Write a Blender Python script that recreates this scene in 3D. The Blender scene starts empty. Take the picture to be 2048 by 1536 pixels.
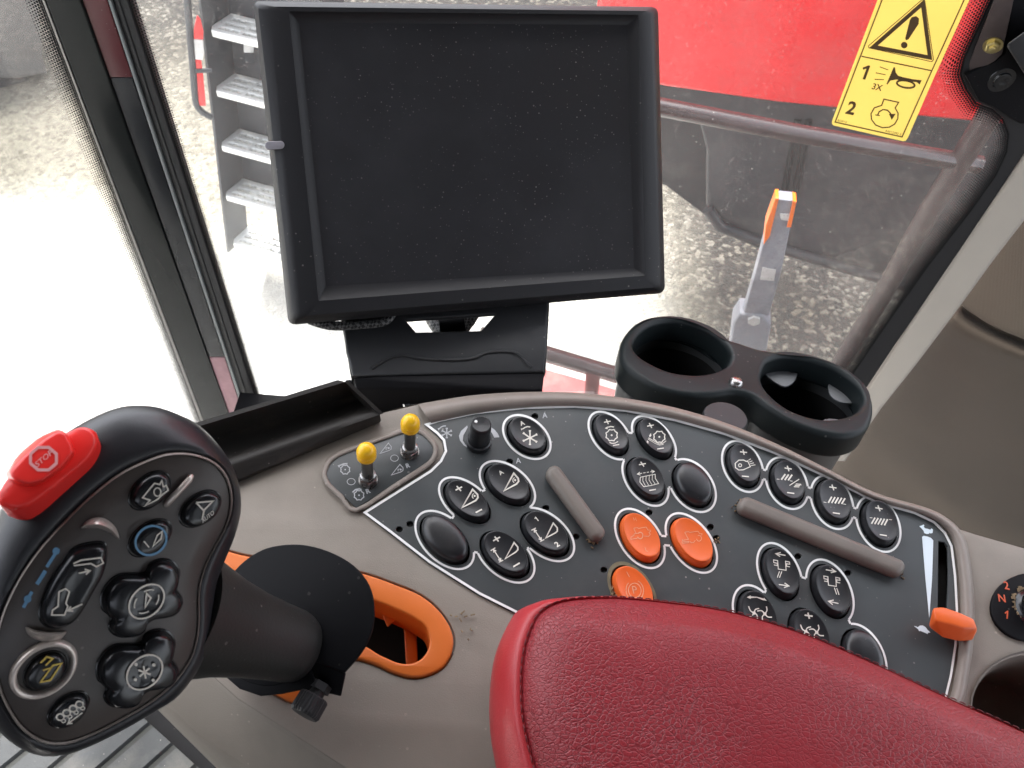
import bpy, bmesh, math, random
import numpy as np
from mathutils import Vector, Matrix
from mathutils.geometry import tessellate_polygon
random.seed(7)
SC = bpy.context.scene
COL = SC.collection
# ------------------------------------------------------------------ camera model
F = 1592.0; CX, CY = 1024.0, 768.0          # focal length and centre in photograph pixels
def cdir(x, y): return Vector(((x-CX)/F, -(y-CY)/F, -1.0))
up_c = -cdir(930, 1960).normalized()        # gravity from the vanishing point of the pillars
fw_c = Vector((0, 0, -1)); yw = (fw_c - up_c*fw_c.dot(up_c)).normalized(); xw = yw.cross(up_c)
R = Matrix((xw, yw, up_c))                  # camera space -> world
EYE = Vector((0, 0, 2.95))
def ray(p): return R @ cdir(*p)
def at(p, d): return EYE + ray(p)*d
class Plane:
    """a plane with its own 2D frame: o origin, x / y in plane, n normal"""
    def __init__(s, o, n, xhint):
        s.o = Vector(o); s.n = Vector(n).normalized()
        s.x = (Vector(xhint) - s.n*Vector(xhint).dot(s.n)).normalized(); s.y = s.n.cross(s.x)
    def hit(s, p, h=0.0):
        r = ray(p); return EYE + r*((s.o + s.n*h - EYE).dot(s.n)/r.dot(s.n))
    def uv(s, p, h=0.0):
        d = s.hit(p, h) - s.o; return (d.dot(s.x), d.dot(s.y))
    def w(s, u, v, h=0.0): return s.o + s.x*u + s.y*v + s.n*h
cam = bpy.data.cameras.new('camera'); co = bpy.data.objects.new('camera', cam); COL.objects.link(co)
co.matrix_world = Matrix.Translation(EYE) @ R.to_4x4()
cam.sensor_width = 36; cam.lens = 36*F/2048; cam.clip_start = 0.02; cam.clip_end = 400
cam.dof.use_dof = True; cam.dof.focus_distance = 0.56; cam.dof.aperture_fstop = 24
SC.camera = co
# ------------------------------------------------------------------ materials
def mat(name, col, rough=0.5, metal=0.0, var=0.0, vscale=8.0, bump=0.0, bscale=400.0, specks=0.0, speck_col=(.45, .42, .38), sscale=260.0, sthr=.72,
        blotch=0.0, blotch_col=(.3, .27, .22), blscale=9.0, coat=0.0, spec=0.4, rvar=0.0):
    m = bpy.data.materials.new(name); m.use_nodes = True
    nt = m.node_tree; N = nt.nodes; L = nt.links; b = N['Principled BSDF']
    b.inputs['Base Color'].default_value = (*col, 1); b.inputs['Roughness'].default_value = rough; b.inputs['Metallic'].default_value = metal
    b.inputs['Coat Weight'].default_value = coat; b.inputs['Specular IOR Level'].default_value = spec
    tc = N.new('ShaderNodeTexCoord'); src = None
    def noise(scale, detail=3, rough_=.6):
        n = N.new('ShaderNodeTexNoise'); n.inputs['Scale'].default_value = scale; n.inputs['Detail'].default_value = detail
        n.inputs['Roughness'].default_value = rough_; L.new(tc.outputs['Object'], n.inputs['Vector']); return n
    def ramp(v, a, c):
        r = N.new('ShaderNodeMapRange'); r.inputs[1].default_value = a; r.inputs[2].default_value = c; L.new(v, r.inputs[0]); return r.outputs[0]
    def mul(a, k):
        q = N.new('ShaderNodeMath'); q.operation = 'MULTIPLY'; L.new(a, q.inputs[0])
        if isinstance(k, float) or isinstance(k, int): q.inputs[1].default_value = k
        else: L.new(k, q.inputs[1])
        return q.outputs[0]
    cur = None
    def mix(fac, c2):
        nonlocal cur
        x = N.new('ShaderNodeMix'); x.data_type = 'RGBA'
        if cur is None: x.inputs[6].default_value = (*col, 1)
        else: L.new(cur, x.inputs[6])
        x.inputs[7].default_value = (*c2, 1); L.new(fac, x.inputs[0]); cur = x.outputs[2]
    if var:
        f = ramp(noise(vscale, 5).outputs[0], .3, .75)
        mix(f, tuple(c*(1-var) for c in col))
    if blotch:
        f = mul(ramp(noise(blscale, 6, .65).outputs[0], .5, .78), blotch); mix(f, blotch_col)
    if specks:
        v = N.new('ShaderNodeTexVoronoi'); v.inputs['Scale'].default_value = sscale; L.new(tc.outputs['Object'], v.inputs['Vector'])
        size = ramp(v.outputs['Color'], sthr, 1.0)            # only some cells hold a speck
        thr = N.new('ShaderNodeMath'); thr.operation = 'LESS_THAN'; L.new(v.outputs['Distance'], thr.inputs[0])
        L.new(mul(size, .32), thr.inputs[1])
        pat = ramp(noise(11.0, 4).outputs[0], .35, .65)
        mix(mul(mul(thr.outputs[0], pat), specks), speck_col)
    if cur is not None: L.new(cur, b.inputs['Base Color'])
    if rvar:
        rr = N.new('ShaderNodeMapRange'); L.new(noise(vscale*2.3, 5).outputs[0], rr.inputs[0]); rr.inputs[1].default_value = .3; rr.inputs[2].default_value = .7
        rr.inputs[3].default_value = max(.02, rough-rvar); rr.inputs[4].default_value = min(1, rough+rvar); L.new(rr.outputs[0], b.inputs['Roughness'])
    if bump:
        bp = N.new('ShaderNodeBump'); bp.inputs['Strength'].default_value = bump; bp.inputs['Distance'].default_value = .0006
        L.new(noise(bscale, 2).outputs[0], bp.inputs['Height']); L.new(bp.outputs[0], b.inputs['Normal'])
    return m
M = {}
M['black'] = mat('black_plastic', (.017, .018, .020), .50, bump=.22, bscale=1500, specks=.5, var=.25, blotch=.25, blotch_col=(.06, .055, .05))
M['monitor'] = mat('monitor_plastic', (.012, .012, .0135), .50, spec=.27, bump=.18, bscale=1800, specks=.35, sscale=330)
M['matte'] = mat('matte_black', (.004, .004, .005), .62, specks=.12, spec=.12)
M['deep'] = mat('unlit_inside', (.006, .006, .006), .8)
M['button'] = mat('button_black', (.013, .014, .016), .31, bump=.10, bscale=1600, var=.2, specks=.25, sscale=380, blotch=.3, blotch_col=(.07, .065, .06), blscale=30)
M['gloss'] = mat('gloss_button_black', (.010, .011, .013), .22, var=.2)
M['panel'] = mat('panel_overlay_grey', (.041, .047, .0485), .40, bump=.08, bscale=2000, specks=.5, sscale=330, blotch=.5, blotch_col=(.085, .085, .078), blscale=13, rvar=.10)
M['shell'] = mat('taupe_plastic', (.247, .217, .181), .52, bump=.22, bscale=1500, specks=.5, speck_col=(.45, .40, .33), sscale=290, var=.16, vscale=6, blotch=.30, blotch_col=(.12, .10, .085), blscale=12)
M['rim'] = mat('rim_taupe_plastic', (.225, .193, .166), .46, bump=.2, bscale=1500, specks=.6, speck_col=(.5, .46, .4), sscale=200, var=.12, blotch=.3, blotch_col=(.10, .085, .07), blscale=25)
M['ridge'] = mat('ridge_taupe_plastic', (.14, .122, .104), .45, bump=.25, bscale=1500, specks=.6, sscale=220, blotch=.4, blotch_col=(.05, .04, .035), blscale=20)
M['white'] = mat('printed_white', (.82, .82, .80), .5, var=.15, vscale=60)
M['cream'] = mat('printed_cream', (.66, .63, .56), .5, var=.2, vscale=120)
M['grey_print'] = mat('printed_grey', (.42, .43, .44), .5, var=.25, vscale=90)
M['pale_blue'] = mat('printed_pale_blue', (.58, .66, .70), .5)
M['orange'] = mat('orange_plastic', (.66, .155, .022), .42, bump=.12, bscale=1500, var=.15, vscale=12, specks=.3, speck_col=(.25, .09, .03), blotch=.25, blotch_col=(.33, .08, .02), blscale=16)
M['orange_btn'] = mat('orange_button', (.72, .125, .022), .38, bump=.08, bscale=1600, var=.12, vscale=60)
M['orange_print'] = mat('worn_print_on_orange', (.78, .36, .20), .5, var=.3, vscale=150)
M['orange_red'] = mat('printed_orange_red', (.62, .10, .035), .5, var=.25, vscale=160)
M['yellow'] = mat('yellow_cap', (.80, .46, .012), .30, var=.12, vscale=90)
M['metal'] = mat('worn_steel', (.33, .32, .31), .30, 1.0, rvar=.12, vscale=120)
M['dkmetal'] = mat('dark_steel', (.16, .155, .15), .35, 1.0, rvar=.1, vscale=120)
M['brass'] = mat('yellow_zinc', (.62, .52, .25), .3, 1.0)
M['joyrub'] = mat('soft_touch_black', (.017, .018, .021), .38, bump=.08, bscale=1200, var=.2)
M['joyface'] = mat('face_plate_brown_grey', (.052, .044, .040), .36, bump=.10, bscale=1600, specks=.2, var=.15)
M['joyline'] = mat('face_rim_highlight', (.24, .21, .19), .4)
M['stop_red'] = mat('red_gloss_plastic', (.80, .030, .025), .30, var=.1)
M['blue_print'] = mat('printed_blue', (.09, .22, .36), .45)
M['gold_print'] = mat('printed_gold', (.50, .36, .06), .45)
M['rubber'] = mat('seal_rubber', (.009, .009, .010), .62, bump=.2, bscale=900)
M['gunmetal'] = mat('gloss_pillar_paint', (.007, .008, .008), .16, spec=.16, specks=.15, rvar=.05)
M['maroon'] = mat('maroon_gloss', (.075, .012, .016), .25, spec=.3, var=.25, vscale=6, specks=.3)
M['pillar2'] = mat('pillar_dark_gloss', (.010, .011, .014), .22, spec=.2, var=.4, vscale=9, specks=.2)
M['beige'] = mat('beige_trim', (.345, .315, .275), .55, bump=.15, bscale=1200, var=.08, specks=.2, speck_col=(.2, .17, .14))
M['matgrey'] = mat('floor_mat_grey', (.042, .045, .046), .75, bump=.5, bscale=500, var=.3, vscale=18, specks=.6, blotch=.5, blotch_col=(.15, .14, .12), blscale=10)
M['silver'] = mat('galvanised', (.62, .62, .60), .42, .35, var=.2, vscale=14, specks=.3)
M['ladder'] = mat('ladder_dark_paint', (.030, .033, .040), .5, var=.3, vscale=5, specks=.6, speck_col=(.35, .34, .32), sscale=60)
M['redbody'] = mat('red_machine_paint', (.64, .012, .016), .30, var=.16, vscale=3, coat=.4, rvar=.12, blotch=.25, blotch_col=(.45, .10, .09), blscale=3, specks=.5, speck_col=(.6, .25, .2), sscale=70)
M['skirt'] = mat('black_skirt', (.018, .017, .021), .5, var=.4, vscale=3, blotch=.5, blotch_col=(.12, .105, .095), blscale=4, specks=.5, sscale=60)
M['rail'] = mat('dark_red_brown_tube', (.030, .013, .014), .27, spec=.9, var=.3, vscale=8, specks=.5, sscale=90)
M['bluegrey'] = mat('blue_grey_paint', (.24, .25, .29), .42, var=.3, vscale=16, blotch=.4, blotch_col=(.55, .54, .52), blscale=18)
M['amber'] = mat('amber_reflector', (.85, .17, .012), .3)
M['lens_red'] = mat('red_reflector', (.62, .018, .02), .3)
M['lens_white'] = mat('white_reflector', (.62, .61, .60), .35, var=.3, vscale=30)
M['roof'] = mat('headliner_grey', (.085, .08, .075), .9, bump=.3, bscale=300)
M['dirt'] = mat('dried_chaff', (.26, .19, .11), .9, var=.5, vscale=300)
M['decal'] = mat('decal_print_brown', (.085, .048, .016), .55, var=.15, vscale=80)
M['braid'] = mat('braided_sleeve', (.03, .03, .032), .45)

def fabric(name='woven_beige_fabric', col=(.092, .074, .056)):
    m = mat(name, col, .9, var=.15, vscale=7)
    N, L = m.node_tree.nodes, m.node_tree.links; b = N['Principled BSDF']; tc = N['Texture Coordinate']
    mp = N.new('ShaderNodeMapping'); mp.inputs['Rotation'].default_value = (.5, .35, .6); L.new(tc.outputs['Object'], mp.inputs[0])
    hs = []
    for d in ('X', 'Z'):
        w = N.new('ShaderNodeTexWave'); w.bands_direction = d; w.inputs['Scale'].default_value = 150; w.inputs['Distortion'].default_value = .7; w.inputs['Detail'].default_value = 1
        L.new(mp.outputs[0], w.inputs['Vector']); hs.append(w.outputs['Fac'])
    a = N.new('ShaderNodeMath'); a.operation = 'ADD'; L.new(hs[0], a.inputs[0]); L.new(hs[1], a.inputs[1])
    bp = N.new('ShaderNodeBump'); bp.inputs['Strength'].default_value = .45; bp.inputs['Distance'].default_value = .0012
    L.new(a.outputs[0], bp.inputs['Height']); L.new(bp.outputs[0], b.inputs['Normal']); b.inputs['Sheen Weight'].default_value = .08; b.inputs['Specular IOR Level'].default_value = .15
    return m
M['fabric'] = fabric(); M['fabric_shaded'] = fabric('woven_shaded_taupe_fabric', (.058, .0455, .034))  # second is the lower cushion's copy, darkened to paint in its shade

def leather(name, col, strength, crease=1.0):
    m = mat(name, col, .37, var=.14, vscale=9)
    N, L = m.node_tree.nodes, m.node_tree.links; b = N['Principled BSDF']; tc = N['Texture Coordinate']; b.inputs['Specular IOR Level'].default_value = .38
    nz = N.new('ShaderNodeTexNoise'); nz.inputs['Scale'].default_value = 130; L.new(tc.outputs['Object'], nz.inputs['Vector'])
    mp = N.new('ShaderNodeMapping'); mp.inputs['Rotation'].default_value = (0, 0, -.35); mp.inputs['Scale'].default_value = (1, 1.45, 1); L.new(tc.outputs['Object'], mp.inputs[0])
    av = N.new('ShaderNodeMix'); av.data_type = 'VECTOR'; av.inputs[0].default_value = .0045; L.new(mp.outputs[0], av.inputs[4]); L.new(nz.outputs['Color'], av.inputs[5])
    def cells(scale, hi):
        v = N.new('ShaderNodeTexVoronoi'); v.feature = 'DISTANCE_TO_EDGE'; v.inputs['Scale'].default_value = scale; L.new(av.outputs[1], v.inputs['Vector'])
        r = N.new('ShaderNodeMapRange'); r.inputs[2].default_value = hi; r.interpolation_type = 'SMOOTHSTEP'; L.new(v.outputs[0], r.inputs[0]); return r.outputs[0]
    c1, c2 = cells(350, .15), cells(800, .2)
    mx = N.new('ShaderNodeMix'); mx.inputs[0].default_value = .18; L.new(c1, mx.inputs[2]); L.new(c2, mx.inputs[3])
    patch = N.new('ShaderNodeTexNoise'); patch.inputs['Scale'].default_value = 16; patch.inputs['Detail'].default_value = 3; L.new(tc.outputs['Object'], patch.inputs['Vector'])
    pr = N.new('ShaderNodeMapRange'); pr.inputs[1].default_value = .36; pr.inputs[2].default_value = .62; pr.inputs[3].default_value = strength*.5; pr.inputs[4].default_value = strength
    L.new(patch.outputs[0], pr.inputs[0])
    bp = N.new('ShaderNodeBump'); bp.inputs['Distance'].default_value = .0005; L.new(pr.outputs[0], bp.inputs['Strength'])
    L.new(mx.outputs[0], bp.inputs['Height']); L.new(bp.outputs[0], b.inputs['Normal'])
    # grime that sits in the grain
    old = b.inputs['Base Color'].links[0].from_socket
    g = N.new('ShaderNodeMapRange'); g.inputs[1].default_value = 0; g.inputs[2].default_value = .55; g.inputs[3].default_value = .6*crease; g.inputs[4].default_value = 0; L.new(c1, g.inputs[0])
    gm = N.new('ShaderNodeMath'); gm.operation = 'MULTIPLY'; L.new(g.outputs[0], gm.inputs[0]); L.new(pr.outputs[0], gm.inputs[1])
    x = N.new('ShaderNodeMix'); x.data_type = 'RGBA'; L.new(gm.outputs[0], x.inputs[0]); L.new(old, x.inputs[6]); x.inputs[7].default_value = (.035, .008, .010, 1)
    L.new(x.outputs[2], b.inputs['Base Color'])
    return m
M['leather'] = leather('red_grained_leather', (.255, .021, .028), .58, 1.0)
M['leather_side'] = leather('red_smooth_leather', (.40, .028, .034), .15, .15)

def gravel():
    m = bpy.data.materials.new('pale_gravel'); m.use_nodes = True; N, L = m.node_tree.nodes, m.node_tree.links; b = N['Principled BSDF']
    tc = N.new('ShaderNodeTexCoord'); b.inputs['Roughness'].default_value = .85
    nz = N.new('ShaderNodeTexNoise'); nz.inputs['Scale'].default_value = 9; nz.inputs['Detail'].default_value = 5; L.new(tc.outputs['Object'], nz.inputs[0])
    av = N.new('ShaderNodeMix'); av.data_type = 'VECTOR'; av.inputs[0].default_value = .012; L.new(tc.outputs['Object'], av.inputs[4]); L.new(nz.outputs['Color'], av.inputs[5])
    v = N.new('ShaderNodeTexVoronoi'); v.inputs['Scale'].default_value = 46; L.new(av.outputs[1], v.inputs['Vector'])
    v2 = N.new('ShaderNodeTexVoronoi'); v2.inputs['Scale'].default_value = 110; L.new(av.outputs[1], v2.inputs['Vector'])
    sp = N.new('ShaderNodeSeparateColor'); L.new(v.outputs['Color'], sp.inputs[0])
    cr = N.new('ShaderNodeValToRGB'); e = cr.color_ramp.elements; e[0].color = (.014, .011, .008, 1); e[1].color = (.20, .185, .16, 1); q = e.new(.66); q.color = (.034, .027, .020, 1); L.new(sp.outputs[0], cr.inputs[0])
    big = N.new('ShaderNodeTexNoise'); big.inputs['Scale'].default_value = 1.1; big.inputs['Detail'].default_value = 6; L.new(tc.outputs['Object'], big.inputs[0])
    br = N.new('ShaderNodeMapRange'); br.inputs[1].default_value = .38; br.inputs[2].default_value = .66; L.new(big.outputs[0], br.inputs[0])
    x = N.new('ShaderNodeMix'); x.data_type = 'RGBA'; x.blend_type = 'MULTIPLY'; L.new(br.outputs[0], x.inputs[0]); L.new(cr.outputs[0], x.inputs[6]); x.inputs[7].default_value = (.62, .56, .47, 1)
    # painted light: gravel paler at left and near, shaded right side left dark
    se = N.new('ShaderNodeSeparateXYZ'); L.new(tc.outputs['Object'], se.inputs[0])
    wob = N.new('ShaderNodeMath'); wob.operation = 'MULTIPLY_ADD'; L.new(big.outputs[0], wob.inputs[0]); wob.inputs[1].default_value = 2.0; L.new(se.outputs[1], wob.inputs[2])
    tr = N.new('ShaderNodeMapRange'); tr.inputs[1].default_value = 6.2; tr.inputs[2].default_value = 3.6; L.new(wob.outputs[0], tr.inputs[0])
    rt = N.new('ShaderNodeMapRange'); rt.inputs[1].default_value = 1.05; rt.inputs[2].default_value = .45; L.new(se.outputs[0], rt.inputs[0])
    tm = N.new('ShaderNodeMath'); tm.operation = 'MULTIPLY'; L.new(tr.outputs[0], tm.inputs[0]); L.new(rt.outputs[0], tm.inputs[1])
    tk = N.new('ShaderNodeMath'); tk.operation = 'MULTIPLY'; L.new(tm.outputs[0], tk.inputs[0]); tk.inputs[1].default_value = 1.0; st_ = N.new('ShaderNodeMapRange'); st_.inputs[1].default_value = .0; st_.inputs[2].default_value = .75; st_.inputs[3].default_value = .50; st_.inputs[4].default_value = 1.0; L.new(sp.outputs[1], st_.inputs[0]); tk2 = N.new('ShaderNodeMath'); tk2.operation = 'MULTIPLY'; L.new(tk.outputs[0], tk2.inputs[0]); L.new(st_.outputs[0], tk2.inputs[1]); tk = tk2
    y = N.new('ShaderNodeMix'); y.data_type = 'RGBA'; L.new(tk.outputs[0], y.inputs[0]); L.new(x.outputs[2], y.inputs[6]); y.inputs[7].default_value = (.46, .42, .33, 1)
    # blown-out glare close to the machine, painted into the gravel as near white
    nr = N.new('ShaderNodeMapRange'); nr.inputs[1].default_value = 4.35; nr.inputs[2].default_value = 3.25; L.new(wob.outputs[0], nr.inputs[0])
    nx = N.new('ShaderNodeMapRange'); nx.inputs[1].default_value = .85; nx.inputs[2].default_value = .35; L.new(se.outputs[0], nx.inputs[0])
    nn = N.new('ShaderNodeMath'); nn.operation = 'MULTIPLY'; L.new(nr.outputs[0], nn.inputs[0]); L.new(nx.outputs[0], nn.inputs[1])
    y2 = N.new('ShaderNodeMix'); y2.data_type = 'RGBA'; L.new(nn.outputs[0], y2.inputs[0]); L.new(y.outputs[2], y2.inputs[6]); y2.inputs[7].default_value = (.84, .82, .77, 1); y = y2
    L.new(y.outputs[2], b.inputs['Base Color'])
    ad = N.new('ShaderNodeMath'); ad.operation = 'ADD'; L.new(v.outputs['Distance'], ad.inputs[0]); L.new(v2.outputs['Distance'], ad.inputs[1])
    bp = N.new('ShaderNodeBump'); bp.invert = True; bp.inputs['Strength'].default_value = .8; bp.inputs['Distance'].default_value = .02; L.new(ad.outputs[0], bp.inputs['Height']); L.new(bp.outputs[0], b.inputs['Normal'])
    return m
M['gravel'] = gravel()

def glass(name, dust, seed):
    m = bpy.data.materials.new(name); m.use_nodes = True; nt = m.node_tree; N, L = nt.nodes, nt.links; N.remove(N['Principled BSDF']); out = N['Material Output']
    tc = N.new('ShaderNodeTexCoord'); mp = N.new('ShaderNodeMapping'); mp.inputs['Location'].default_value = (seed, seed*2, 0); L.new(tc.outputs['Object'], mp.inputs[0])
    def noise(s, d=4):
        n = N.new('ShaderNodeTexNoise'); n.inputs['Scale'].default_value = s; n.inputs['Detail'].default_value = d; n.inputs['Roughness'].default_value = .7; L.new(mp.outputs[0], n.inputs[0]); return n.outputs[0]
    def rng(v, a, b_, c, d):
        r = N.new('ShaderNodeMapRange'); L.new(v, r.inputs[0])
        for i, k in enumerate((a, b_, c, d)): r.inputs[i+1].default_value = k
        return r.outputs[0]
    def op(o, a, b_):
        q = N.new('ShaderNodeMath'); q.operation = o; q.use_clamp = True
        for i, k in enumerate((a, b_)):
            if isinstance(k, (int, float)): q.inputs[i].default_value = k
            else: L.new(k, q.inputs[i])
        return q.outputs[0]
    v = N.new('ShaderNodeTexVoronoi'); v.inputs['Scale'].default_value = 190; L.new(mp.outputs[0], v.inputs['Vector'])
    sel = rng(v.outputs['Color'], .5, 1, 0, .36)
    sp = N.new('ShaderNodeMath'); sp.operation = 'LESS_THAN'; L.new(v.outputs['Distance'], sp.inputs[0]); L.new(sel, sp.inputs[1])
    film = rng(noise(5, 6), .35, .7, dust*.45, dust*1.5)
    fine = rng(noise(420, 2), .52, .72, 0, dust*1.6)
    tot = op('ADD', op('ADD', film, fine), op('MULTIPLY', sp.outputs[0], min(.55, dust*3.5)))
    tr = N.new('ShaderNodeBsdfTransparent'); tr.inputs[0].default_value = (.955, .965, .96, 1)
    di = N.new('ShaderNodeBsdfDiffuse'); di.inputs[0].default_value = (.55, .53, .50, 1)
    tl = N.new('ShaderNodeBsdfTranslucent'); tl.inputs[0].default_value = (.55, .53, .50, 1)
    dt = N.new('ShaderNodeMixShader'); L.new(di.outputs[0], dt.inputs[1]); L.new(tl.outputs[0], dt.inputs[2])
    gl = N.new('ShaderNodeBsdfGlossy'); gl.inputs['Roughness'].default_value = .03
    fr = N.new('ShaderNodeFresnel'); fr.inputs[0].default_value = 1.35
    m1 = N.new('ShaderNodeMixShader'); L.new(op('MULTIPLY', fr.outputs[0], .45), m1.inputs[0]); L.new(tr.outputs[0], m1.inputs[1]); L.new(gl.outputs[0], m1.inputs[2])
    m2 = N.new('ShaderNodeMixShader'); L.new(tot, m2.inputs[0]); L.new(m1.outputs[0], m2.inputs[1]); L.new(dt.outputs[0], m2.inputs[2])
    L.new(m2.outputs[0], out.inputs[0]); return m
M['glass_front'] = glass('dusty_glass', .042, 3.1)
M['glass_side'] = glass('cleaner_glass', .03, 8.7)

def frit():
    m = bpy.data.materials.new('frit_dots'); m.use_nodes = True; nt = m.node_tree; N, L = nt.nodes, nt.links; N.remove(N['Principled BSDF']); out = N['Material Output']
    uv = N.new('ShaderNodeUVMap'); s = N.new('ShaderNodeSeparateXYZ'); L.new(uv.outputs[0], s.inputs[0])
    def op(o, a, b_=None):
        q = N.new('ShaderNodeMath'); q.operation = o
        for i, k in enumerate((a, b_)):
            if k is None: continue
            if isinstance(k, (int, float)): q.inputs[i].default_value = k
            else: L.new(k, q.inputs[i])
        return q.outputs[0]
    pitch = .0036
    u = op('DIVIDE', s.outputs[0], pitch); vrow = op('DIVIDE', s.outputs[1], pitch*.866)
    par = op('MULTIPLY', op('MODULO', op('FLOOR', vrow), 2), .5)
    fu = op('SUBTRACT', op('FRACT', op('ADD', u, par)), .5); fv = op('MULTIPLY', op('SUBTRACT', op('FRACT', vrow), .5), .866)
    d = op('SQRT', op('ADD', op('MULTIPLY', fu, fu), op('MULTIPLY', fv, fv)))
    rad = N.new('ShaderNodeMapRange'); L.new(s.outputs[2], rad.inputs[0])
    rad.inputs[1].default_value = 0; rad.inputs[2].default_value = 1; rad.inputs[3].default_value = .60; rad.inputs[4].default_value = .16
    # the strip's width runs 0..1 along v as stored in a second layer
    uv2 = N.new('ShaderNodeUVMap'); uv2.uv_map = 'across'; s2 = N.new('ShaderNodeSeparateXYZ'); L.new(uv2.outputs[0], s2.inputs[0]); L.new(s2.outputs[1], rad.inputs[0])
    uv.uv_map = 'metres'
    msk = op('LESS_THAN', d, rad.outputs[0])
    tr = N.new('ShaderNodeBsdfTransparent'); di = N.new('ShaderNodeBsdfDiffuse'); di.inputs[0].default_value = (.012, .012, .012, 1)
    mx = N.new('ShaderNodeMixShader'); L.new(msk, mx.inputs[0]); L.new(tr.outputs[0], mx.inputs[1]); L.new(di.outputs[0], mx.inputs[2]); L.new(mx.outputs[0], out.inputs[0])
    return m
M['frit'] = frit()

def screen_mat():
    m = mat('dusty_screen', (.034, .034, .037), .15, var=.62, specks=.8, speck_col=(.17, .16, .155), sscale=430, sthr=.50, blotch=.7, blotch_col=(.035, .033, .034), blscale=5, rvar=.08, vscale=5)
    return m
M['screen'] = screen_mat()
def decal_mat():
    m = bpy.data.materials.new('yellow_film'); m.use_nodes = True; nt = m.node_tree; N, L = nt.nodes, nt.links; b = N['Principled BSDF']; out = N['Material Output']
    b.inputs['Base Color'].default_value = (.92, .80, .30, 1); b.inputs['Roughness'].default_value = .4
    tl = N.new('ShaderNodeBsdfTranslucent'); tl.inputs[0].default_value = (.95, .85, .42, 1)
    tr = N.new('ShaderNodeBsdfTransparent'); tr.inputs[0].default_value = (.9, .85, .3, 1)
    a = N.new('ShaderNodeMixShader'); a.inputs[0].default_value = .68; L.new(b.outputs[0], a.inputs[1]); L.new(tl.outputs[0], a.inputs[2])
    c = N.new('ShaderNodeMixShader'); c.inputs[0].default_value = .22; L.new(a.outputs[0], c.inputs[1]); L.new(tr.outputs[0], c.inputs[2]); L.new(c.outputs[0], out.inputs[0])
    return m
M['decal_yellow'] = decal_mat()
# ------------------------------------------------------------------ object helpers
ORG = {}
def thing(name, loc, label, cat, group=None):
    o = bpy.data.objects.new(name, None); COL.objects.link(o); o.location = loc; o.empty_display_size = .02
    ORG[o] = Vector(loc); o['label'] = label; o['category'] = cat
    if group: o['group'] = group
    return o
class MB:
    def __init__(s): s.v = []; s.f = []; s.uvs = None
    def add(s, verts, faces):
        n = len(s.v); s.v += [Vector(q) for q in verts]; s.f += [tuple(i+n for i in f) for f in faces]; return s
    def build(s, name, m, parent=None, smooth=35, label=None, recalc=True):
        o0 = ORG.get(parent, Vector((0, 0, 0))) if parent else (sum(s.v, Vector())/len(s.v))
        me = bpy.data.meshes.new(name); me.from_pydata([q-o0 for q in s.v], [], s.f)
        if recalc:
            bm = bmesh.new(); bm.from_mesh(me); bmesh.ops.remove_doubles(bm, verts=bm.verts, dist=1e-6); bmesh.ops.recalc_face_normals(bm, faces=bm.faces); bm.to_mesh(me); bm.free()
        me.materials.append(M[m] if isinstance(m, str) else m)
        if smooth:
            me.polygons.foreach_set('use_smooth', [True]*len(me.polygons)); me.set_sharp_from_angle(angle=math.radians(smooth))
        o = bpy.data.objects.new(name, me); COL.objects.link(o)
        if parent: o.parent = parent
        else: o.location = o0
        ORG[o] = o0
        if label: o['label'] = label
        return o
def tag(o, label, cat, group=None, kind=None):
    if label: o['label'] = label
    if cat: o['category'] = cat
    if group: o['group'] = group
    if kind: o['kind'] = kind
    return o
def curve_mesh(loops, half=0.0, bevel=0.0, res=3):
    cu = bpy.data.curves.new('tmp', 'CURVE'); cu.dimensions = '2D'; cu.fill_mode = 'BOTH'; cu.extrude = max(0, half-bevel); cu.bevel_depth = bevel; cu.bevel_resolution = res; cu.offset = -bevel
    for lp in loops:
        sp = cu.splines.new('POLY'); sp.points.add(len(lp)-1); sp.use_cyclic_u = True
        for pt, q in zip(sp.points, lp): pt.co = (q[0], q[1], 0, 1)
    ob = bpy.data.objects.new('tmp', cu); me = ob.to_mesh()
    v = [tuple(q.co) for q in me.vertices]; f = [tuple(q.vertices) for q in me.polygons]
    ob.to_mesh_clear(); bpy.data.objects.remove(ob); bpy.data.curves.remove(cu); return v, f
def prism(pl, loops, h0, h1, bevel=0.0, res=3):
    """solid between heights h0 and h1 over plane pl; loops are plane coordinates, the first is the outline, the rest holes"""
    v, f = curve_mesh(loops, (h1-h0)/2, bevel, res); return [pl.w(x, y, z+(h0+h1)/2) for x, y, z in v], f
def pxprism(pl, pts, h0, h1, bevel=0.0, href=None, holes=(), sm=0, res=3):
    h = h1 if href is None else href
    cv = lambda P: [pl.uv(p, h) for p in (smooth_loop(P, sm) if sm else P)]
    return prism(pl, [cv(pts)]+[cv(q) for q in holes], h0, h1, bevel, res)
def smooth_loop(P, n=4, closed=True):
    out = []; N = len(P)
    rng = range(N) if closed else range(N-1)
    g = lambda i: P[i % N] if closed else P[min(max(i, 0), N-1)]
    for i in rng:
        a, b, c, d = g(i-1), g(i), g(i+1), g(i+2)
        for k in range(n):
            t = k/n
            out.append(tuple(.5*((2*b[j])+(-a[j]+c[j])*t+(2*a[j]-5*b[j]+4*c[j]-d[j])*t*t+(-a[j]+3*b[j]-3*c[j]+d[j])*t**3) for j in range(len(b))))
    if not closed: out.append(tuple(P[-1]))
    return out
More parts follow.
